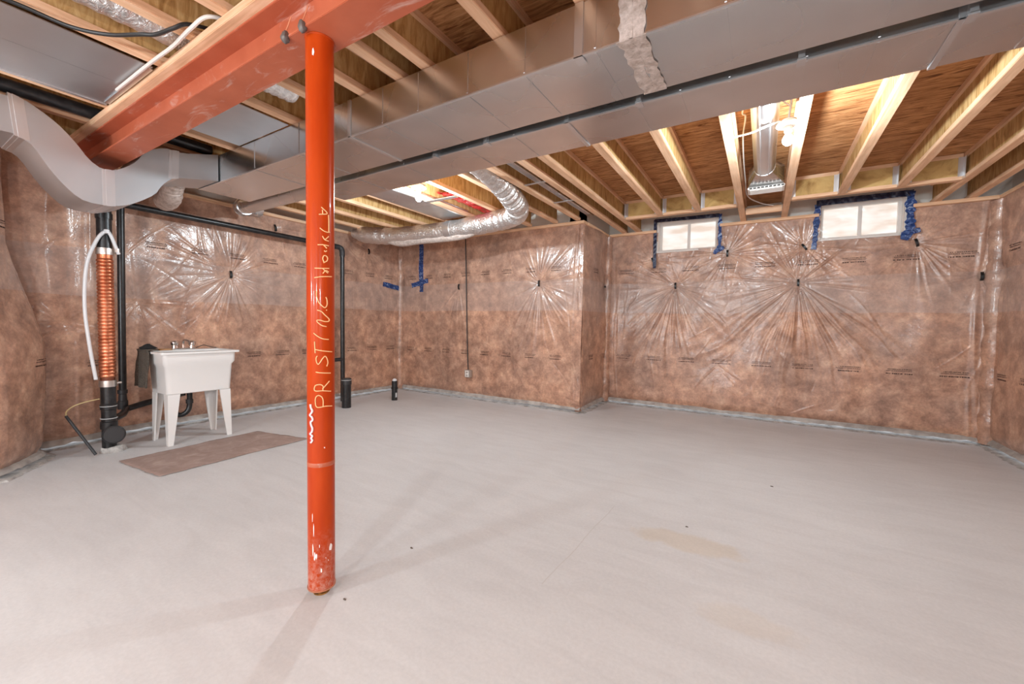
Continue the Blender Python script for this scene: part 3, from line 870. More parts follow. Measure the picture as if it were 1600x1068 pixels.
# ------------------------------------------------------------------ steel beam, nailer, column
BX0, BX1, BY, BZ = -5.55, 2.02, 1.083, 2.38
beam = thing('steel_beam', (-1.6, BY, BZ), 'red primed steel I-beam crossing the ceiling over the orange post', 'beam')
MB().box(BX0, BX1, BY - 0.082, BY + 0.082, BZ, BZ + 0.011).build('bottom_flange', 'red_primer', beam, bevel=0.002)
MB().box(BX0, BX1, BY - 0.004, BY + 0.004, BZ + 0.011, BZ + 0.178).build('web', 'red_primer', beam)
MB().box(BX0, BX1, BY - 0.082, BY + 0.082, BZ + 0.178, BZ + 0.189).build('top_flange', 'red_primer', beam, bevel=0.002)
for (x, y) in ((-1.745, 0.998), (-1.625, 0.998)):
    w = MB()
    rr = random.Random(int(-x * 1000))
    prof = [(0.003, -0.024), (0.014, -0.019), (0.018, -0.006), (0.016, 0.008), (0.010, 0.018), (0.002, 0.022)]
    w.lathe(prof, (x, y, BZ + 0.004), 10)
    w.v = [(p[0] + rr.uniform(-0.003, 0.003), p[1] + rr.uniform(-0.003, 0.003), p[2] + rr.uniform(-0.003, 0.003)) for p in w.v]
    o = w.build('weld_lump', 'weld', beam, smooth=True)
    MB().tube([(x - 0.01, y, BZ + 0.012), (x + 0.004, y + 0.006, BZ + 0.045), (x + 0.022, y + 0.012, BZ + 0.085)], 0.003, 8).build('welding_rod', 'copper_rod', o)
nl = MB().box(BX0, BX1, BY - 0.125, BY + 0.085, BZ + 0.1895, JZ - 0.0005).build('wood_nailer', 'lumber_x', bevel=0.003)
tag(nl, 'flat wooden nailer plank lying along the top of the red beam', 'plank')

CX, CY, CR = -1.638, 1.083, 0.0556
col = thing('steel_column', (CX, CY, 0), 'round orange red steel post with chalk handwriting carrying the beam', 'post')
MB().lathe([(0.0, 0.030), (CR - 0.004, 0.030), (CR, 0.034), (CR, BZ - 0.006), (CR + 0.003, BZ - 0.003), (CR + 0.003, BZ - 0.0005), (0, BZ - 0.0005)], (CX, CY, 0), 48).build('pole', 'red_paint', col, smooth=True)
MB().lathe([(0, 0.0), (0.034, 0.0), (0.034, 0.005), (0.026, 0.008), (0.020, 0.010), (0, 0.010)], (CX, CY, 0), 32).build('base_plate', 'rusty', col, smooth=True)
sc_ = MB()
sc_.lathe([(0, 0.006)] + [(0.022 + (0.004 if q % 2 else 0), 0.007 + q * 0.003) for q in range(8)] + [(0.022, 0.032), (0, 0.032)], (CX, CY, 0), 20)
sc_.build('jack_screw', 'rusty', col)
MB().lathe([(0.0, 0.026), (0.052, 0.026), (0.058, 0.028), (0.058, 0.035), (0.0, 0.035)], (CX, CY, 0), 40).build('collar', 'copper_rod', col, smooth=True)
STROKES = [[(15.3, 0.8351), (-15.0, 0.8383), (-48.3, 0.8361), (-55.7, 0.8561), (-54.1, 0.8775), (-43.7, 0.8866), (-30.9, 0.8798), (-25.2, 0.864), (-25.3, 0.8394)], [(9.1, 0.9002), (-26.5, 0.9056), (-57.0, 0.9065), (-58.5, 0.9233), (-50.9, 0.931), (-35.0, 0.9322), (-25.0, 0.924), (-26.5, 0.9056)], [(-27.9, 0.9134), (-14.7, 0.9277), (1.7, 0.9447)], [(-53.6, 0.9859), (-34.8, 0.9826), (7.4, 0.9788)], [(-9.8, 1.0089), (-4.9, 1.0255), (-9.7, 1.0442), (-17.3, 1.0522), (-27.5, 1.0419), (-37.5, 1.0254), (-44.7, 1.0194), (-50.5, 1.03), (-51.9, 1.0452), (-47.4, 1.0543)], [(-58.3, 1.1148), (-57.1, 1.0906), (-55.7, 1.0664)], [(-55.6, 1.0816), (-26.0, 1.0754), (16.2, 1.07)], [(-62.2, 1.1507), (-45.7, 1.1374), (-25.8, 1.1268), (-1.2, 1.1234)], [(-10.8, 1.1785), (-28.5, 1.1829), (-44.0, 1.1948), (-48.3, 1.2037), (-36.9, 1.2054), (-16.8, 1.1998), (-1.0, 1.2015), (0.8, 1.2107), (-16.7, 1.2271), (-31.1, 1.2418), (-46.7, 1.2474)], [(-9.0, 1.247), (-11.2, 1.2497)], [(-47.8, 1.3314), (-49.3, 1.3074), (-40.8, 1.2806), (-25.4, 1.2631), (-15.2, 1.259), (-7.4, 1.2729), (-8.9, 1.2941), (-12.9, 1.303)], [(-58.0, 1.382), (-27.8, 1.3878), (15.1, 1.392)], [(-24.9, 1.4015), (-13.1, 1.4146), (-0.3, 1.41)], [(-56.3, 1.422), (-27.7, 1.4226), (1.5, 1.425)], [(-24.8, 1.4222), (-16.2, 1.414), (-3.7, 1.4048)], [(-21.9, 1.4465), (-6.8, 1.4572), (-6.7, 1.4723), (-18.9, 1.4767), (-24.7, 1.4641), (-20.4, 1.4496)], [(-18.8, 1.4977), (-14.4, 1.4938), (-8.2, 1.4976)], [(-44.2, 1.5191), (-21.7, 1.5212), (0.1, 1.5199)], [(-21.7, 1.5212), (-8.2, 1.5081)], [(-25.8, 1.5565), (-15.7, 1.5429), (0.1, 1.5395)], [(-15.7, 1.5429), (0.2, 1.5591)], [(-35.5, 1.5895), (-21.5, 1.5794), (-6.4, 1.5759), (5.6, 1.5782)], [(0.9, 1.5772), (1.1, 1.6178), (-0.2, 1.649)], [(-39.5, 1.6444), (-6.2, 1.6536), (-29.6, 1.676)], [(-25.5, 1.6648), (-24.1, 1.6487)]]
SCRIB = [(-80.1, 0.8485), (-77.0, 0.8334), (-70.6, 0.8215), (-76.3, 0.8104), (-82.6, 0.8021), (-72.6, 0.7937), (-69.8, 0.7816), (-78.5, 0.7732), (-76.6, 0.7595), (-71.0, 0.7477), (-73.0, 0.7321), (-81.8, 0.722), (-71.2, 0.7137), (-77.0, 0.7039), (-71.3, 0.6952), (-79.1, 0.6836)]
def oncol(a, z, off=0.0012):
    a = math.radians(a)
    return Vector((CX + (CR + off) * math.cos(a), CY + (CR + off) * math.sin(a), z))
LETTERS = [[0], [1, 2], [3], [4], [5, 6], [7], [8], [9], [10], [11, 12], [13, 14], [15], [16], [17, 18], [19, 20], [21, 22], [23, 24]]
for L in LETTERS:
    w = MB()
    for i in L:
        st = STROKES[i]
        fine = smooth_path([Vector((a, z * 1000, 0)) for a, z in st], 8) if len(st) > 2 else [Vector((a, z * 1000, 0)) for a, z in st]
        if len(st) == 2:
            fine = [fine[0].lerp(fine[1], t / 8) for t in range(9)]
        w.tube([oncol(p.x, p.y / 1000) for p in fine], 0.0022, 6)
    w.build('chalk_letter', 'chalk', col)
w = MB().tube([oncol(p.x, p.y / 1000, 0.0) for p in smooth_path([Vector((a, z * 1000, 0)) for a, z in SCRIB], 4)], 0.0068, 6)
sp = w.build('dark_scribble', 'pink_mark', col)
w = MB().tube([oncol(p.x, p.y / 1000, 0.0036) for p in smooth_path([Vector((a + 3, z * 1000, 0)) for a, z in SCRIB], 4)], 0.0042, 6)
w.build('white_scribble', 'white_mark', sp)
# paint chips and dust dabs near the foot and on the rim
for (a, z, s1, s2) in ((-62, 0.187, 4, 0.022), (-54, 0.187, 3, 0.014), (-35, 0.124, 4, 0.010), (6.8, 0.212, 9, 0.016), (-70, 0.215, 2.5, 0.03), (-42, 0.233, 1.5, 0.008), (-66, 0.30, 2, 0.03), (-72, 0.36, 1.6, 0.02), (-16, 0.175, 1.2, 0.004), (-5, 0.16, 1.2, 0.004), (-20, 0.66, 3, 0.0035), (-60, 2.30, 5, 0.018)):
    r_ = random.Random(int(z * 1000) + int(a))
    n = 10
    ring = []
    for q in range(n):
        t = 2 * PI * q / n
        ring.append((a + s1 * math.cos(t) * r_.uniform(0.6, 1.2), z + s2 * math.sin(t) * r_.uniform(0.6, 1.2)))
    mm = MB()
    mm.loft([[oncol(p[0], p[1], 0.0) for p in ring], [oncol(p[0], p[1], 0.0012) for p in ring]])
    mm.build('paint_chip', 'white_mark', col)
# a faint ring of scuffed paint
MB().lathe([(CR, 0.575), (CR + 0.0006, 0.576), (CR + 0.0006, 0.592), (CR, 0.593)], (CX, CY, 0), 48).build('scuff_ring', 'red_primer', col, smooth=True)

# ------------------------------------------------------------------ ducts
def duct(name, label, x0, x1, y0, y1, z0, z1, joints, beads, mat='galvanised'):
    t = thing(name, ((x0 + x1) / 2, (y0 + y1) / 2, z0), label, 'duct')
    xs = [x0] + joints + [x1]
    for i in range(len(xs) - 1):
        a, b = xs[i] + 0.001, xs[i + 1] - 0.001
        s_ = MB()
        # sides subdivided so panels can oil-can slightly
        s_.box(a, b, y0, y1, z0, z1)
        o = s_.build('duct_section', mat, t, bevel=0.002)
        for x in beads:
            if a < x < b:
                p = MB()
                p.box(x - 0.004, x + 0.004, y0 - 0.0035, y0 + 0.001, z0 + 0.012, z1 - 0.01)
                p.box(x - 0.004, x + 0.004, y0 + 0.012, y1 - 0.012, z0 - 0.0035, z0 + 0.001)
                p.build('stiffening_bead', mat, o)
        # folded corner seam along the lower near edge
        MB().box(a, b, y0 - 0.003, y0 + 0.012, z0 - 0.003, z0 + 0.004).build('corner_seam', 'galvanised_bright', o)
    for x in joints:
        c = MB()
        c.box(x - 0.014, x + 0.014, y0 - 0.006, y0 + 0.0, z0 - 0.006, z1)
        c.box(x - 0.014, x + 0.014, y0 - 0.006, y1 + 0.004, z0 - 0.006, z0)
        c.build('drive_cleat', 'galvanised_bright', t, bevel=0.002)
    return t
D1 = duct('supply_duct', 'long square galvanised main duct hung next to the red beam', -4.42, 2.0, 1.72, 2.155, 2.38, 2.606, [-2.293, -0.50, 1.05],
          [-3.45, -2.85, -1.99, -1.70, -1.35, -1.01, -0.66, -0.16, 0.02, 0.36, 0.72, 1.4, 1.75])
D2 = duct('return_duct', 'second flat galvanised duct beside the main one, nearer the windows', -3.52, 2.0, 2.235, 2.585, 2.38, 2.606, [-1.02, 0.60],
          [-2.9, -2.35, -1.75, -1.38, -0.62, -0.40, -0.18, 0.12, 0.36, 0.85, 1.12, 1.5])
# wide dust-coated tape over the joint and a hanger strap on the near face
tp = MB()
rr = random.Random(5)
for (xa, xb) in ((-0.555, -0.50), (-0.50, -0.448)):
    rings = []
    for q in range(13):
        z = 2.376 + q * (2.604 - 2.376) / 12
        j0, j1 = rr.uniform(-0.006, 0.006), rr.uniform(-0.004, 0.004)
        rings.append([(xa + j0, 1.7125, z), (xb + j1, 1.7110, z), (xb + j1, 1.7145, z), (xa + j0, 1.7165, z)])
    tp.loft(rings)
    rings = []
    for q in range(15):
        y = 1.712 + q * 0.44 / 14
        j0, j1 = rr.uniform(-0.010, 0.010), rr.uniform(-0.006, 0.006)
        rings.append([(xa + j0, y, 2.3725), (xb + j1, y, 2.3715), (xb + j1, y, 2.375), (xa + j0, y, 2.376)])
    tp.loft(rings)
tp.build('dusty_tape', 'dusty_foil', D1)
MB().box(-0.755, -0.715, 1.713, 1.719, 2.371, 2.606).box(-0.755, -0.715, 1.713, 1.775, 2.372, 2.3765).build('hanger_strap', 'galvanised_bright', D1)
for x in (-2.02, -1.58, -0.60, 0.10, 0.62, 1.10, 1.52):
    MB().box(x - 0.012, x + 0.012, 2.205, 2.233, 2.378, 2.606).box(x - 0.016, x + 0.016, 2.205, 2.262, 2.368, 2.376).build('strap_clip', 'galvanised_bright', D2)

# offset duct that dips under the red beam
prof_up = [(-0.9, 2.56), (0.2, 2.56), (0.54, 2.555), (0.61, 2.57), (0.69, 2.535), (0.78, 2.47), (0.86, 2.38), (0.92, 2.295), (0.985, 2.252), (1.05, 2.262), (1.125, 2.315), (1.175, 2.368), (1.225, 2.452), (1.29, 2.50), (1.36, 2.53), (1.46, 2.53), (1.712, 2.605)]
prof_lo = [(-0.9, 2.33), (0.2, 2.33), (0.53, 2.335), (0.585, 2.335), (0.66, 2.295), (0.73, 2.175), (0.80, 2.08), (0.89, 2.005), (1.03, 2.005), (1.14, 2.045), (1.27, 2.145), (1.31, 2.21), (1.35, 2.27), (1.39, 2.30), (1.43, 2.325), (1.712, 2.384)]
def resample(P, n):
    pts = smooth_path([(a, b, 0) for a, b in P], 6)
    L = [0]
    for i in range(1, len(pts)):
        L.append(L[-1] + (pts[i] - pts[i - 1]).length)
    out = []
    for k in range(n):
        t = L[-1] * k / (n - 1)
        out.append((float(np.interp(t, L, [p.x for p in pts])), float(np.interp(t, L, [p.y for p in pts]))))
    return out
off = thing('offset_duct', (-4.2, 1.0, 2.0), 'swan-necked galvanised duct dipping under the red beam end', 'duct')
U, Lw = resample(prof_up, 64), resample(prof_lo, 64)
GX0, GX1 = -4.42, -4.022
def goose(a, b, name, mat, x0, x1, grow=0.0):
    rings = []
    for i in range(a, b):
        u, l = U[i], Lw[i]
        d = Vector((u[0] - l[0], u[1] - l[1])).normalized() * grow
        rings.append([(x1, u[0] + d.x, u[1] + d.y), (x0, u[0] + d.x, u[1] + d.y), (x0, l[0] - d.x, l[1] - d.y), (x1, l[0] - d.x, l[1] - d.y)])
    return MB().loft(rings).build(name, mat, off, smooth=True)
yi = lambda y: min(range(64), key=lambda i: abs(0.5 * (U[i][0] + Lw[i][0]) - y))
i1, i2, i3 = yi(0.60), yi(1.02), yi(1.40)
goose(0, i1 + 1, 'duct_section', 'galvanised_dull', GX0, GX1)
goose(i1, i2 + 1, 'duct_section', 'galvanised_dull', GX0, GX1)
goose(i2, i3 + 1, 'duct_section', 'galvanised_dull', GX0, GX1)
goose(i3, 64, 'duct_section', 'galvanised_dull', GX0, GX1)
for i in (i1, i2, i3):
    u, l = U[i], Lw[i]
    t = Vector((U[i + 1][0] + Lw[i + 1][0] - U[i - 1][0] - Lw[i - 1][0], U[i + 1][1] + Lw[i + 1][1] - U[i - 1][1] - Lw[i - 1][1])).normalized()
    c = MB()
    for w_, g_ in ((0.034, 0.0025), (0.016, 0.005)):
        rings = []
        for sgn in (-1, 1):
            dx, dz = t.x * w_ * sgn, t.y * w_ * sgn
            n = Vector((u[0] - l[0], u[1] - l[1])).normalized() * g_
            rings.append([(GX1 + g_, u[0] + dx + n.x, u[1] + dz + n.y), (GX0, u[0] + dx + n.x, u[1] + dz + n.y), (GX0, l[0] + dx - n.x, l[1] + dz - n.y), (GX1 + g_, l[0] + dx - n.x, l[1] + dz - n.y)])
        c.loft(rings)
    c.build('drive_cleat', 'galvanised_bright', off)

# short insulated take-off behind the offset duct
sl = MB()
sl.tube(smooth_path([(-4.425, 1.56, 2.43), (-4.48, 1.56, 2.41), (-4.54, 1.56, 2.36), (-4.58, 1.57, 2.32), (-4.66, 1.58, 2.29), (-4.78, 1.59, 2.285)], 5), [0.085 + 0.003 * math.sin(q * 2.2) for q in range(26)], 24)
sl.build('takeoff_sleeve', 'dusty_foil', off, smooth=True)

# sheet metal pans closing joist bays
pan = thing('duct_pan', (-3.33, 0.6, JZ - 0.003), 'flat sheet metal pan under the joists left of the red beam', 'duct')
for (a, b) in ((-3.735, -3.335), (-3.335, -2.965)):
    MB().box(a + 0.001, b - 0.001, -1.6, 0.945, JZ - 0.006, JZ - 0.001).build('pan_sheet', 'galvanised_dull', pan)
MB().box(-3.76, -3.735, -1.6, 0.945, JZ - 0.012, JZ - 0.001).build('edge_flange', 'galvanised_bright', pan)
MB().box(-3.70, -2.98, 0.925, 0.950, JZ - 0.014, JZ - 0.0065).build('end_flange', 'galvanised_bright', pan)
p2 = thing('duct_pan', (-3.3, 1.45, JZ - 0.003), 'flat sheet metal pan between the red beam and main duct', 'duct')
MB().box(-3.66, -2.96, 1.175, 1.712, JZ - 0.006, JZ - 0.001).build('pan_sheet', 'galvanised_dull', p2)
p3 = thing('duct_pan', (-3.45, 3.7, JZ - 0.003), 'folded sheet metal pan beside the small ceiling bulb', 'duct')
MB().box(-3.765, -3.40, 2.62, 4.30, JZ - 0.006, JZ - 0.001).build('pan_sheet', 'galvanised', p3)
MB().add([(-3.40, 2.62, JZ - 0.002), (-3.335, 2.62, JZ + 0.06), (-3.335, 4.3, JZ + 0.06), (-3.40, 4.3, JZ - 0.002), (-3.40, 2.62, JZ - 0.006), (-3.332, 2.62, JZ + 0.058), (-3.332, 4.3, JZ + 0.058), (-3.40, 4.3, JZ - 0.006)],
         [(0, 1, 2, 3), (4, 5, 6, 7), (0, 1, 5, 4), (3, 2, 6, 7)]).build('folded_edge', 'galvanised_bright', p3)
MB().box(-3.40, -2.95, 3.56, 3.62, JZ - 0.006, JZ - 0.001).build('cross_strip', 'galvanised_bright', p3)

# round branch pipe continuing the second duct
rp = thing('round_duct', (-4.4, 2.42, 2.49), 'shiny round pipe running from the second duct to the laundry wall', 'duct')
MB().tube([(-3.5215, 2.41, 2.485), (-5.06, 2.41, 2.485)], 0.085, 28).build('pipe', 'galvanised', rp, smooth=True)
el = smooth_path([(-5.04, 2.41, 2.485), (-5.12, 2.42, 2.487), (-5.19, 2.46, 2.50), (-5.22, 2.53, 2.52), (-5.23, 2.66, 2.53)], 4)
MB().tube(el, [0.090 + (0.004 if q % 3 == 0 else 0) for q in range(len(el))], 28).build('elbow', 'galvanised', rp, smooth=True)
MB().tube([(-3.5215, 2.41, 2.485), (-3.58, 2.41, 2.485)], 0.094, 28).build('collar', 'galvanised_bright', rp, smooth=True)

# foil-wrapped flexible duct
fd_path = smooth_path([(-5.42, 4.15, 2.56), (-5.05, 4.18, 2.50), (-4.60, 4.27, 2.465), (-3.68, 4.31, 2.455), (-2.95, 4.28, 2.475), (-2.58, 4.18, 2.485), (-2.385, 3.97, 2.50), (-2.335, 3.72, 2.56), (-2.335, 3.42, 2.655), (-2.34, 3.05, 2.715), (-2.34, 2.65, 2.73)], 16)
rr = random.Random(9)
rad = []
for q in range(len(fd_path)):
    t = q / (len(fd_path) - 1)
    base = 0.122 if t < 0.55 else 0.122 - 0.012 * min(1, (t - 0.55) / 0.25)
    if t < 0.06:
        base *= 0.55 + 0.45 * t / 0.06
    ribs = 0.007 * math.sin(q * 1.9) if 0.5 < t < 0.78 else 0.003 * math.sin(q * 1.3)
    rad.append(base + ribs + rr.uniform(-0.002, 0.002))
fd = thing('flexible_duct', (-3.9, 4.3, 2.35), 'crinkled silver foil flexible duct bending along the back wall', 'duct')
MB().tube(fd_path, rad, 32).build('foil_sleeve', 'foil', fd, smooth=True)
for q in (48, 82):
    MB().tube(fd_path[q:q + 3], [rad[q] + 0.006] * 3, 32).build('tie_band', 'galvanised_bright', fd, smooth=True)
# sagging lower liner
MB().tube(smooth_path([(-4.75, 4.22, 2.40), (-4.5, 4.26, 2.36), (-4.2, 4.28, 2.375), (-3.5, 4.30, 2.365), (-3.15, 4.29, 2.40)], 8), [0.03 + 0.035 * math.sin(PI * (q + 1) / 34) ** 0.5 for q in range(33)], 16).build('sagging_liner', 'dusty_foil', fd, smooth=True)

# foil flex duct lying in the joist bay left of the beam
f2 = smooth_path([(-2.70, -1.5, 2.74), (-2.72, 0.2, 2.735), (-2.715, 0.8, 2.73), (-2.71, 1.30, 2.725), (-2.70, 1.60, 2.73)], 22)
o = MB().tube(f2, [0.088 + 0.003 * math.sin(q * 1.7) for q in range(len(f2))], 24).build('flexible_duct', 'foil', smooth=True)
tag(o, 'foil flexible duct lying between joists above the red beam', 'duct')

# register boot and its round pipe
vb = thing('register_boot', (-0.02, 4.85, 2.58), 'round ceiling pipe ending in a flat white register beside the bulb', 'vent')
MB().tube([(-0.045, 2.60, 2.735), (-0.045, 4.62, 2.735)], 0.088, 28).build('pipe', 'galvanised', vb, smooth=True)
for x in (-0.045 - 0.03, -0.045 + 0.035):
    MB().tube([(x, 2.60, 2.650 + (0.003)), (x, 4.60, 2.653)], 0.006, 8).build('lock_seam', 'galvanised_bright', vb, smooth=True)
ring = [( -0.045 + 0.09 * math.cos(2 * PI * k / 24), 4.60, 2.735 + 0.09 * math.sin(2 * PI * k / 24)) for k in range(24)]
def sq(k, hw, hz, y, cz):
    a = 2 * PI * k / 24
    c, s_ = math.cos(a), math.sin(a)
    m_ = max(abs(c), abs(s_))
    return (-0.03 + hw * c / m_, y, cz + hz * s_ / m_)
MB().loft([ring, [sq(k, 0.150, 0.085, 4.80, 2.70) for k in range(24)], [sq(k, 0.150, 0.070, 4.95, 2.68) for k in range(24)]]).build('boot', 'galvanised', vb, smooth=True)
MB().box(-0.185, 0.128, 4.78, 4.97, 2.585, 2.605).build('register_frame', 'plate_white', vb, bevel=0.003)
for k in range(9):
    x = -0.165 + k * 0.0335
    MB().box(x - 0.004, x + 0.021, 4.775, 4.7805, 2.588, 2.600).build('louvre_slot', 'gap_dark', vb)
for k in range(7):
    y = 4.80 + k * 0.023
    MB().box(-0.165, 0.108, y, y + 0.012, 2.578, 2.5845).build('louvre_blade', 'plate_white', vb)

# steel channel tacked beside a joist, with two cross straps
chn = thing('steel_channel', (-1.96, 3.9, JZ + 0.02), 'slim steel channel running between joists near the bump corner', 'channel')
MB().box(-2.005, -1.935, 2.62, 5.15, JZ + 0.05, JZ + 0.055).box(-2.005, -2.001, 2.62, 5.15, JZ + 0.02, JZ + 0.05).box(-1.939, -1.935, 2.62, 5.15, JZ + 0.02, JZ + 0.05).build('channel', 'galvanised', chn)
for y in (3.66, 4.35):
    MB().box(-2.125, -1.89, y, y + 0.03, JZ + 0.008, JZ + 0.014).build('cross_strap', 'galvanised_dull', chn)

# red wrap between joists
vs_, fs_ = [], []
g = WavyNoise(77, (40.0, 70.0), 8)
nx, ny = 20, 60
for b in range(ny):
    for a in range(nx):
        x, y = -3.325 + 0.375 * a / (nx - 1), 3.66 + 1.2 * b / (ny - 1)
        vs_.append((x, y, 2.735 - 0.05 * math.sin(PI * a / (nx - 1)) + 0.012 * float(g(np.array(x), np.array(y)))))
fs_ = [(b * nx + a, b * nx + a + 1, (b + 1) * nx + a + 1, (b + 1) * nx + a) for b in range(ny - 1) for a in range(nx - 1)]
n0 = len(vs_)
vs_ += [(p[0], p[1], p[2] + 0.012) for p in vs_]
fs_ += [tuple(i + n0 for i in f) for f in fs_]
tag(MB().add(vs_, fs_).build('red_wrap', 'red_wrap', smooth=True), 'crinkled shiny red wrap stuffed between joists by the foil duct', 'wrap')

# ------------------------------------------------------------------ lamps
def lamp(name, c, label, power, soft=0.03, stem=False):
    t = thing(name, c, label, 'lamp', 'bare ceiling bulbs')
    x, y, z = c
    MB().lathe([(0, 0.035), (0.045, 0.035), (0.055, 0.020), (0.072, 0.010), (0.074, 0.0), (0.05, -0.008), (0.03, -0.010), (0, -0.010)], (x, y, z), 32).build('lampholder', 'porcelain', t, smooth=True)
    MB().lathe([(0, -0.008), (0.027, -0.008), (0.026, -0.045), (0.020, -0.052), (0, -0.052)], (x, y, z), 24).build('socket', 'porcelain', t, smooth=True)
    b = [(0.0, -0.048), (0.014, -0.050), (0.016, -0.060), (0.026, -0.075), (0.033, -0.092), (0.034, -0.105), (0.028, -0.122), (0.015, -0.134), (0.0, -0.137)]
    bo = MB().lathe(b, (x, y, z), 24).build('bulb', 'bulb', t, smooth=True)
    ld = bpy.data.lights.new('bulb_light', 'POINT')
    ld.color = BULB_COLOR
    ld.energy = power
    ld.shadow_soft_size = soft
    lo = bpy.data.objects.new('bulb_light', ld)
    COL.objects.link(lo)
    lo.location = (0, 0, -0.142 - soft)
    lo.parent = t
    if stem:
        MB().tube([(x, y, z + 0.03), (x, y, SUB - 0.001)], 0.006, 8).build('stem_wire', 'white_cable', t, smooth=True)
    return t
L1 = lamp('ceiling_bulb', (0.098, 3.45, 2.605), 'glowing bare bulb on white holder hanging beside the round pipe', BULB_POWER)
# wires that hold it up
MB().tube([(0.098, 3.45, 2.638), (0.100, 3.44, 2.67), (0.108, 3.42, 2.74), (0.10, 3.40, 2.849)], 0.007, 8).build('stem_wire', 'white_cable', L1, smooth=True)
MB().tube(smooth_path([(0.105, 3.42, 2.72), (0.06, 3.40, 2.76), (0.05, 3.3, 2.79), (0.12, 3.1, 2.80)], 5), 0.005, 8).build('loop_wire', 'white_cable', L1, smooth=True)
L2 = lamp('ceiling_bulb', (-3.07, 3.13, 2.585), 'glowing bare bulb on the ceiling near the silver foil duct', BULB_POWER)
MB().box(-3.13, -3.01, 3.08, 3.18, 2.618, 2.66).build('box', 'box_steel', L2)
for k, c in enumerate(REAR_FILL_BULBS):  # extra lamps out of view, added to brighten the room frontally
    lamp('ceiling_bulb', c, 'added unseen fill bulb behind the camera, ' + ('straight behind it', 'toward the laundry side', 'beside the right wall', 'farthest back')[k], REAR_FILL_POWER, 0.10, True)

def cable(name, pts, r, mat, label, n=8, cat='cable'):
    o = MB().tube(smooth_path(pts, n), r, 8).build(name, mat, smooth=True)
    return tag(o, label, cat)
cable('power_cable', [(-0.237, 3.52, 2.625), (-0.12, 3.48, 2.618), (-0.02, 3.46, 2.636), (0.05, 3.45, 2.643)], 0.007, 'white_cable', 'pale cable bridging from a joist to the hanging bulb')
cable('power_cable', [(-0.175, 2.95, 2.84), (-0.178, 3.45, 2.835), (-0.190, 3.55, 2.80), (-0.172, 3.62, 2.80), (-0.200, 3.95, 2.79), (-0.212, 4.4, 2.76), (-0.212, 4.9, 2.72), (-0.20, 5.3, 2.67), (-0.08, 5.62, 2.66), (0.05, 5.80, 2.66)], 0.006, 'white_cable', 'thin white cable dropping along a joist beside the round pipe')
cable('power_cable', [(-2.93, 0.10, 2.585), (-2.90, 0.30, 2.585), (-2.885, 0.45, 2.59), (-2.85, 0.60, 2.575), (-2.76, 0.71, 2.572), (-2.62, 0.79, 2.572), (-2.56, 0.83, 2.575), (-2.46, 0.865, 2.590), (-2.42, 0.91, 2.622), (-2.40, 1.02, 2.650), (-2.40, 1.15, 2.69)], 0.009, 'black_cable', 'thick black cable sagging under joists at the upper left')
cable('power_cable', [(-2.26, 1.25, 2.72), (-2.27, 1.05, 2.66), (-2.30, 0.945, 2.635), (-2.40, 0.915, 2.600), (-2.62, 0.920, 2.592), (-2.80, 0.915, 2.590), (-2.95, 0.912, 2.588), (-3.12, 0.910, 2.586), (-3.40, 0.908, 2.584)], 0.009, 'white_cable', 'white cable lying along the edge of the beam nailer')
cable('power_cable', [(-4.085, YB - 0.055, 2.56), (-4.075, YB - 0.05, 2.2), (-4.055, YB - 0.05, 1.6), (-4.03, YB - 0.05, 0.9), (-4.005, YB - 0.052, 0.47)], 0.008, 'black_cable', 'dark cable hanging down the back wall to the outlet')
ob = thing('outlet_box', (-4.0, YB - 0.06, 0.36), 'small metal outlet box with pale cover low on the back wall', 'outlet')
MB().box(-4.055, -3.945, YB - 0.085, YB - 0.02, 0.345, 0.465).build('box', 'box_steel', ob, bevel=0.006)
MB().box(-4.035, -3.965, YB - 0.090, YB - 0.085, 0.355, 0.455).build('cover', 'plate_white', ob, bevel=0.002)
for z in (0.380, 0.428):
    MB().lathe([(0, 0.0), (0.015, 0.0), (0.015, 0.003), (0, 0.003)], (-4.0, YB - 0.093, z), 16, 'y').build('socket_face', 'box_steel', ob)

# ------------------------------------------------------------------ pipes
# black waste pipe in the bay above the swan-necked duct
bp = MB().tube([(-4.13, -0.8, 2.655), (-4.13, 1.70, 2.655)], 0.044, 20).build('waste_pipe', 'abs', smooth=True)
tag(bp, 'black pipe between joists above the swan-necked duct', 'pipe')
# stack with copper heat recovery coil
SX, SY = -4.99, 1.225
st = thing('drain_stack', (SX, SY, 0), 'black drain stack with a ribbed copper coil in the middle', 'pipe')
MB().lathe([(0, 1.80), (0.052, 1.80), (0.052, 2.07), (0.058, 2.07), (0.058, 2.12), (0.052, 2.12), (0.052, 2.60), (0, 2.60)], (SX, SY, 0), 28).build('upper_pipe', 'abs', st, smooth=True)
MB().lathe([(0, 0.60), (0.050, 0.60), (0.050, 1.82), (0, 1.82)], (SX, SY, 0), 28).build('inner_pipe', 'copper_gap', st, smooth=True)
cprof = [(0.04, 0.665)]
nr = 34
for k in range(nr * 6 + 1):
    z = 0.67 + (1.72 - 0.67) * k / (nr * 6)
    cprof.append((0.0505 + 0.0075 * abs(math.sin(PI * k / 6)) ** 0.7, z))
cprof += [(0.052, 1.725), (0.052, 1.775), (0.04, 1.775)]
MB().lathe(cprof, (SX, SY, 0), 32).build('copper_coil', 'copper', st, smooth=False)
for z in (0.615, 1.785):
    c = MB().lathe([(0.050, z - 0.028), (0.060, z - 0.028), (0.061, z), (0.060, z + 0.028), (0.050, z + 0.028)], (SX, SY, 0), 32).build('band_clamp', 'clamp', st, smooth=True)
    MB().lathe([(0, -0.02), (0.010, -0.02), (0.010, 0.02), (0, 0.02)], (SX + 0.015, SY + 0.066, z), 12, 'y').build('clamp_screw', 'clamp', c)
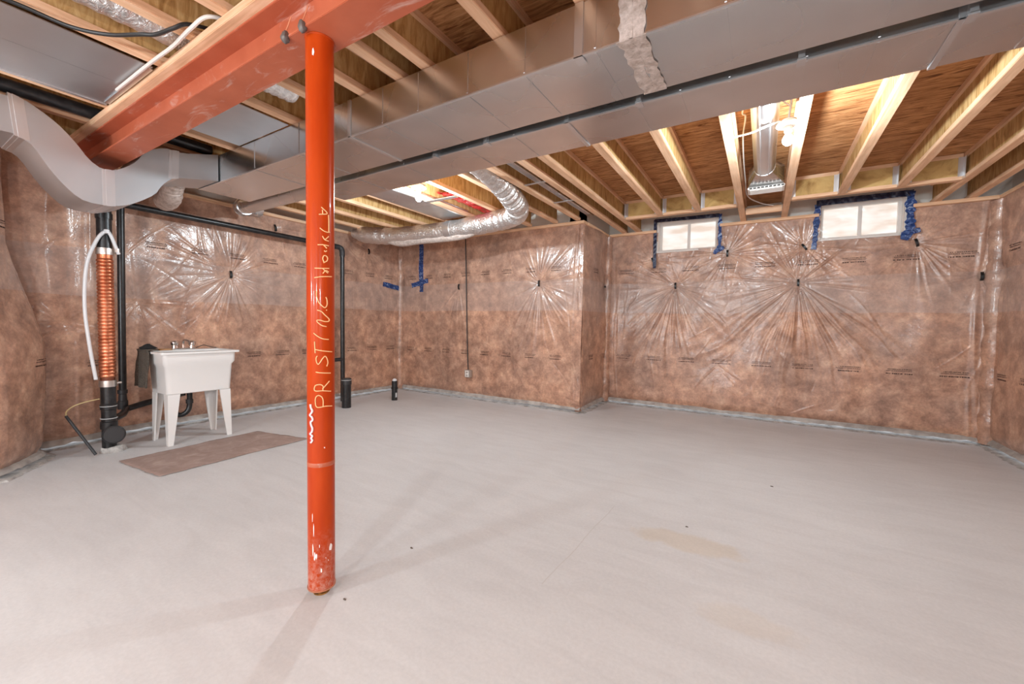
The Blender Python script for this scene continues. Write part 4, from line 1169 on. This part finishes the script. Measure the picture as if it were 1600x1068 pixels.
MB().lathe([(0, 0.03), (0.050, 0.03), (0.050, 0.20), (0.059, 0.21), (0.059, 0.27), (0.051, 0.275), (0.051, 0.38), (0.058, 0.385), (0.058, 0.43), (0.052, 0.435), (0.052, 0.59), (0, 0.59)], (SX, SY, 0), 28).build('lower_pipe', 'abs', st, smooth=True)
dv = Vector((0.97, -0.24, 0)).normalized()
cc = Vector((SX, SY, 0.165)) + Vector((0.02, 0.025, 0))
def disc(prof, name, mat):
    rings = []
    side = dv.cross(Vector((0, 0, 1)))
    for r, h in prof:
        rings.append([cc + dv * h + (side * math.cos(2 * PI * k / 28) + Vector((0, 0, 1)) * math.sin(2 * PI * k / 28)) * r for k in range(28)])
    return MB().loft(rings).build(name, mat, st, smooth=True)
disc([(0.062, 0.0), (0.062, 0.055), (0.078, 0.06), (0.080, 0.085), (0.072, 0.095), (0.070, 0.086), (0.0, 0.086)], 'cleanout_cap', 'abs_cap')
for z in (0.30, 0.41):
    MB().lathe([(0.0585, z), (0.0592, z + 0.001), (0.0592, z + 0.004), (0.0585, z + 0.005)], (SX, SY, 0), 28).build('printed_ring', 'pipe_print', st)
cp = MB()
rr = random.Random(3)
ring0 = [(SX + 0.02 + 0.085 * math.cos(2 * PI * k / 12) * rr.uniform(0.85, 1.2), SY + 0.02 + 0.085 * math.sin(2 * PI * k / 12) * rr.uniform(0.85, 1.2), 0.001) for k in range(12)]
ring1 = [(SX + 0.02 + (p[0] - SX - 0.02) * 0.85, SY + 0.02 + (p[1] - SY - 0.02) * 0.85, rr.uniform(0.025, 0.055)) for p in ring0]
cp.loft([ring0, ring1])
tag(cp.build('mortar_patch', 'slab_edge'), 'rough pale mortar collar around the foot of the drain stack', 'mortar')

# white hose looping over the stack
hs = MB().tube(smooth_path([(SX + 0.035, SY - 0.085, 0.66), (SX + 0.02, SY - 0.115, 0.95), (SX + 0.0, SY - 0.135, 1.30), (SX + 0.02, SY - 0.12, 1.65), (SX + 0.045, SY - 0.06, 1.87), (SX + 0.06, SY - 0.005, 1.955), (SX + 0.062, SY + 0.025, 1.93), (SX + 0.060, SY + 0.055, 1.84), (SX + 0.05, SY + 0.08, 1.77)], 8), 0.0135, 12).build('drain_hose', 'hose', smooth=True)
tag(hs, 'thin white hose looping from the stack top down its left side', 'hose')
MB().lathe([(0.015, -0.015), (0.018, -0.015), (0.018, 0.015), (0.015, 0.015)], (SX + 0.054, SY + 0.068, 1.80), 12).build('brass_nut', 'clamp', hs)
MB().lathe([(0.012, -0.018), (0.020, -0.015), (0.020, 0.015), (0.012, 0.018)], (SX + 0.06, SY + 0.002, 1.955), 12).build('tie', 'hose', hs)

# laundry drain: upright, tee, run and trap
dp = thing('drain_pipe', (-5.38, 1.45, 0.2), 'black laundry drain with an upright, tee and trap behind the tub', 'pipe')
MB().tube([(-5.40, 1.43, 0.36), (-5.40, 1.45, 2.60)], 0.030, 20).build('upright', 'abs', dp, smooth=True)
MB().lathe([(0.030, 0.30), (0.040, 0.30), (0.040, 0.38), (0.034, 0.385), (0.030, 0.45), (0.038, 0.455), (0.038, 0.49), (0.030, 0.49)], (-5.40, 1.43, 0), 20).build('tee', 'abs_cap', dp, smooth=True)
MB().tube([(SX - 0.085, SY + 0.045, 0.265), (-5.18, 1.37, 0.285), (-5.34, 1.44, 0.305), (-5.38, 1.60, 0.335), (-5.34, 1.92, 0.40)], 0.030, 20).build('branch_run', 'abs', dp, smooth=True)
MB().tube(smooth_path([(-5.06, 1.86, 0.483), (-5.06, 1.86, 0.32), (-5.06, 1.84, 0.25), (-5.08, 1.79, 0.215), (-5.11, 1.74, 0.25), (-5.16, 1.74, 0.33), (-5.25, 1.80, 0.375), (-5.34, 1.90, 0.395)], 6), 0.024, 18).build('trap', 'abs', dp, smooth=True)
MB().lathe([(0.024, 0.33), (0.032, 0.33), (0.032, 0.37), (0.024, 0.37)], (-5.06, 1.86, 0), 18).build('slip_nut', 'abs_cap', dp, smooth=True)

# long vent pipe across the laundry wall with its drop
vp = thing('vent_pipe', (-5.42, 2.7, 2.3), 'black pipe running high across the laundry wall then straight down', 'pipe')
MB().tube([(-5.40, 1.485, 2.315), (-5.41, 3.86, 2.305)], 0.032, 20).build('run', 'abs', vp, smooth=True)
MB().tube(smooth_path([(-5.41, 3.80, 2.305), (-5.41, 3.87, 2.303), (-5.40, 3.905, 2.285), (-5.39, 3.915, 2.24), (-5.39, 3.915, 2.17)], 6), 0.038, 20).build('elbow', 'abs_cap', vp, smooth=True)
MB().tube([(-5.39, 3.915, 2.20), (-5.36, 3.90, 0.01)], 0.032, 20).build('drop', 'abs', vp, smooth=True)
MB().tube([(-5.375, 3.92, 0.64), (-5.33, 3.72, 0.64)], 0.028, 16).build('side_stub', 'abs_cap', vp, smooth=True)
cs = thing('pipe_stub', (-4.93, 3.645, 0), 'thick black capped pipe stub standing on the floor near the post', 'pipe')
MB().lathe([(0, 0.0), (0.062, 0.0), (0.062, 0.345), (0, 0.345)], (-4.95, 3.66, 0), 28).build('pipe', 'abs', cs, smooth=True)
MB().lathe([(0.0, 0.325), (0.068, 0.325), (0.068, 0.40), (0.060, 0.412), (0, 0.412)], (-4.95, 3.66, 0), 28).build('cap', 'abs_cap', cs, smooth=True)
MB().lathe([(0.0685, 0.385), (0.0692, 0.386), (0.0692, 0.390), (0.0685, 0.391)], (-4.95, 3.66, 0), 28).build('rim_line', 'pipe_print', cs)
ps = thing('pipe_post', (-4.84, 4.44, 0), 'slim black pipe stub with pale tip near the room corner', 'pipe')
MB().lathe([(0, 0.0), (0.044, 0.0), (0.044, 0.17), (0.052, 0.175), (0.052, 0.20), (0.044, 0.205), (0.044, 0.30), (0, 0.30)], (-4.84, 4.44, 0), 24).build('pipe', 'abs', ps, smooth=True)
MB().lathe([(0, 0.30), (0.036, 0.30), (0.034, 0.318), (0.016, 0.335), (0, 0.34)], (-4.84, 4.44, 0), 20).build('tip', 'hose', ps, smooth=True)
MB().box(-4.795, -4.790, 4.415, 4.445, 0.05, 0.12).build('sticker', 'pipe_print', ps)

# leaning rod with its cord
rod = thing('leaning_rod', (-4.92, 1.125, 0), 'thin dark rod with a yellow cord leaning by the drain stack', 'rod')
MB().tube([(-4.905, 1.115, 0.012), (-5.12, 0.985, 0.345)], 0.011, 10).build('rod', 'abs_cap', rod, smooth=True)
MB().tube(smooth_path([(-5.12, 0.985, 0.343), (-5.12, 0.99, 0.385), (-5.11, 1.03, 0.425), (-5.08, 1.10, 0.455), (-5.04, 1.18, 0.475)], 6), 0.005, 8).build('cord', 'yellow_cord', rod, smooth=True)

# ------------------------------------------------------------------ laundry tub
TX0, TX1, TY0, TY1, TZ = -5.16, -4.68, 1.515, 2.155, 0.895
tub = thing('laundry_tub', (-4.92, 1.83, 0), 'white plastic laundry tub on four tapered legs', 'sink')
def rrect(x0, x1, y0, y1, z, r, n=5):
    out = []
    for (cx, cy, a0) in ((x1 - r, y1 - r, 0), (x0 + r, y1 - r, 90), (x0 + r, y0 + r, 180), (x1 - r, y0 + r, 270)):
        for k in range(n + 1):
            a = math.radians(a0 + 90 * k / n)
            out.append((cx + r * math.cos(a), cy + r * math.sin(a), z))
    return out
def inset(d, z, r):
    return rrect(TX0 + d, TX1 - d, TY0 + d, TY1 - d, z, r)
MB().loft([inset(0.055, 0.485, 0.03), inset(0.050, 0.49, 0.035), inset(0.036, 0.745, 0.035), inset(0.018, 0.775, 0.035), inset(0.014, 0.868, 0.035), inset(0.018, 0.868, 0.03), inset(0.030, 0.775, 0.03), inset(0.048, 0.74, 0.03), inset(0.066, 0.51, 0.03)]).build('basin', 'tub', tub, smooth=True)
# flat rim with the opening
rim = MB()
o0, o1 = rrect(TX0 - 0.004, TX1 + 0.012, TY0 - 0.012, TY1 + 0.012, 0.869, 0.02), rrect(TX0 - 0.004, TX1 + 0.012, TY0 - 0.012, TY1 + 0.012, 0.888, 0.02)
i1_, i0_ = rrect(TX0 + 0.12, TX1 - 0.025, TY0 + 0.03, TY1 - 0.03, 0.888, 0.03), rrect(TX0 + 0.12, TX1 - 0.025, TY0 + 0.03, TY1 - 0.03, 0.869, 0.03)
rim.loft([o0, o1, i1_, i0_, o0], cap=False)
rim.build('rim', 'tub', tub, smooth=True)
for (sx, sy) in ((0, 0), (1, 0), (0, 1), (1, 1)):
    fx = (TX0 + 0.045, TX1 - 0.045)[sx]
    fy = (TY0 + 0.045, TY1 - 0.045)[sy]
    ex, ey = (1 if sx == 0 else -1), (1 if sy == 0 else -1)
    def leg_ring(z, w, off_):
        x, y = fx - ex * off_, fy - ey * off_
        t = 0.012
        pts = [(x, y), (x + ex * w, y), (x + ex * w, y + ey * t), (x + ex * t, y + ey * t), (x + ex * t, y + ey * w), (x, y + ey * w)]
        if ex * ey < 0:
            pts = pts[::-1]
        return [(p[0], p[1], z) for p in pts]
    lg = MB().loft([leg_ring(0.0, 0.042, -0.004), leg_ring(0.25, 0.072, -0.007), leg_ring(0.484, 0.098, -0.010)])
    lg.build('leg', 'tub', tub)
fa = MB()
FX, FY = TX0 + 0.055, 1.83
fa.box(FX - 0.022, FX + 0.022, FY - 0.10, FY + 0.10, 0.889, 0.905)
fau = fa.build('faucet', 'chrome', tub, bevel=0.004)
for dy in (-0.075, 0.075):
    MB().lathe([(0, 0.903), (0.026, 0.903), (0.024, 0.930), (0.034, 0.936), (0.036, 0.966), (0.020, 0.980), (0, 0.982)], (FX, FY + dy, 0), 16).build('tap_knob', 'chrome', fau, smooth=True)
MB().tube(smooth_path([(FX, FY, 0.90), (FX, FY, 0.96), (FX + 0.02, FY, 0.985), (FX + 0.07, FY + 0.01, 0.985), (FX + 0.13, FY + 0.02, 0.965), (FX + 0.14, FY + 0.022, 0.945)], 5), 0.011, 12).build('spout', 'chrome', fau, smooth=True)
# thin wire at the rim, rust stain dish
cable('rim_wire', [(TX0 + 0.03, 1.95, 0.90), (TX0 + 0.03, 2.02, 0.925), (TX0 + 0.05, 2.08, 0.905), (TX0 + 0.06, 2.13, 0.896)], 0.004, 'black_cable', 'short black wire lying on the back rim of the laundry tub', cat='wire')
sd = MB().loft([rrect(TX0 + 0.02, TX0 + 0.11, TY0 + 0.10, TY0 + 0.21, 0.8885, 0.02), rrect(TX0 + 0.025, TX0 + 0.105, TY0 + 0.105, TY0 + 0.205, 0.902, 0.02)]).build('scrub_pad', 'wet_rust', smooth=True)
tag(sd, 'small flat orange brown pad on the tub rim beside the taps', 'pad')

# towel hung over the left end of the tub
vs_, fs_ = [], []
ny_, nx_ = 26, 16
g = WavyNoise(55, (20.0,), 8)
TWX0, TWX1 = -5.165, -4.90
for j in range(ny_):
    for i in range(nx_):
        x = TWX0 + (TWX1 - TWX0) * i / (nx_ - 1)
        t = j / (ny_ - 1)
        if t < 0.22:
            y, z = TY0 + 0.05 - 0.09 * t / 0.22, 0.897
        else:
            y, z = TY0 - 0.022 - 0.030 * (t - 0.22) - 0.014 * math.sin(x * 40 + t * 2) * (t - 0.22), 0.893 - (t - 0.22) / 0.78 * 0.345
        w_ = 0.004 * float(g(np.array(x * 1.2), np.array(t * 0.4)))
        vs_.append((x - 0.02 * (t - 0.3) * (1 - i / 8), y + (w_ if t > .25 else 0), z + (abs(w_) if t < 0.25 else 0)))
fs_ = [(j * nx_ + i, j * nx_ + i + 1, (j + 1) * nx_ + i + 1, (j + 1) * nx_ + i) for j in range(ny_ - 1) for i in range(nx_ - 1)]
tw = MB().add(vs_, fs_).build('hand_towel', 'towel', smooth=True)
md = tw.modifiers.new('thick', 'SOLIDIFY')
md.thickness = 0.010
md.offset = 1
tag(tw, 'grey brown towel hanging over the left end of the laundry tub', 'towel')
cl = MB()
rr = random.Random(14)
rings = []
for k, (s_, z) in enumerate(((1.0, 0.910), (1.1, 0.918), (0.75, 0.932), (0.35, 0.948), (0.10, 0.955))):
    rings.append([(-5.06 + 0.075 * s_ * math.cos(2 * PI * q / 14) * rr.uniform(0.8, 1.15), 1.535 + 0.062 * s_ * math.sin(2 * PI * q / 14) * rr.uniform(0.8, 1.15), z + rr.uniform(-0.006, 0.006) * (k > 0)) for q in range(14)])
cl.loft(rings)
tag(cl.build('black_rag', 'black_cloth', smooth=True), 'crumpled black rag lying on top of the towel', 'rag')

# paper mat on the floor in front of the tub
mt = MB()
c4 = [Vector((-4.56, 1.17, 0)), Vector((-3.87, 1.225, 0)), Vector((-3.92, 2.45, 0)), Vector((-4.62, 2.30, 0))]
g = WavyNoise(31, (6.0, 15.0), 8)
n = 36
vs_ = []
for b in range(n):
    for a in range(n):
        u, v = a / (n - 1), b / (n - 1)
        p = c4[0].lerp(c4[1], u).lerp(c4[3].lerp(c4[2], u), v)
        e = 0.008 if (a in (0, n - 1) or b in (0, n - 1)) else 0
        vs_.append((p.x + e * float(g(np.array(p.y * 3), np.array(1.0))), p.y + e * float(g(np.array(p.x * 3), np.array(2.0))), 0.0045 + 0.0012 * float(g(np.array(p.x), np.array(p.y)))))
fs_ = [(b * n + a, b * n + a + 1, (b + 1) * n + a + 1, (b + 1) * n + a) for b in range(n - 1) for a in range(n - 1)]
mo = mt.add(vs_, fs_).build('floor_mat', 'mat', smooth=True)
md = mo.modifiers.new('thick', 'SOLIDIFY')
md.thickness = 0.003
md.offset = -1
tag(mo, 'worn brown mat lying on the floor in front of the tub', 'mat')

# chips of debris on the floor
for k, (x, y, s_, lab) in enumerate(((-1.557, 1.551, 0.010, 'tiny dark chip on the floor right of the orange post'), (0.10, 3.66, 0.014, 'tiny dark chip on the floor toward the right window'), (-0.35, 2.62, 0.008, 'tiny dark chip on the floor above the tan stain'), (0.38, 0.93, 0.018, 'thin dark splinter on the floor near the lower right'), (-1.50, 1.10, 0.010, 'tiny pebble beside the foot of the orange post'))):
    rr = random.Random(k)
    r0 = [(x + s_ * math.cos(2 * PI * q / 7) * rr.uniform(0.6, 1.3), y + 0.5 * s_ * math.sin(2 * PI * q / 7) * rr.uniform(0.6, 1.3), 0.0004) for q in range(7)]
    r1 = [(x + (p[0] - x) * 0.6, y + (p[1] - y) * 0.6, 0.005) for p in r0]
    tag(MB().loft([r0, r1]).build('debris_chip', 'chip'), lab, 'debris')
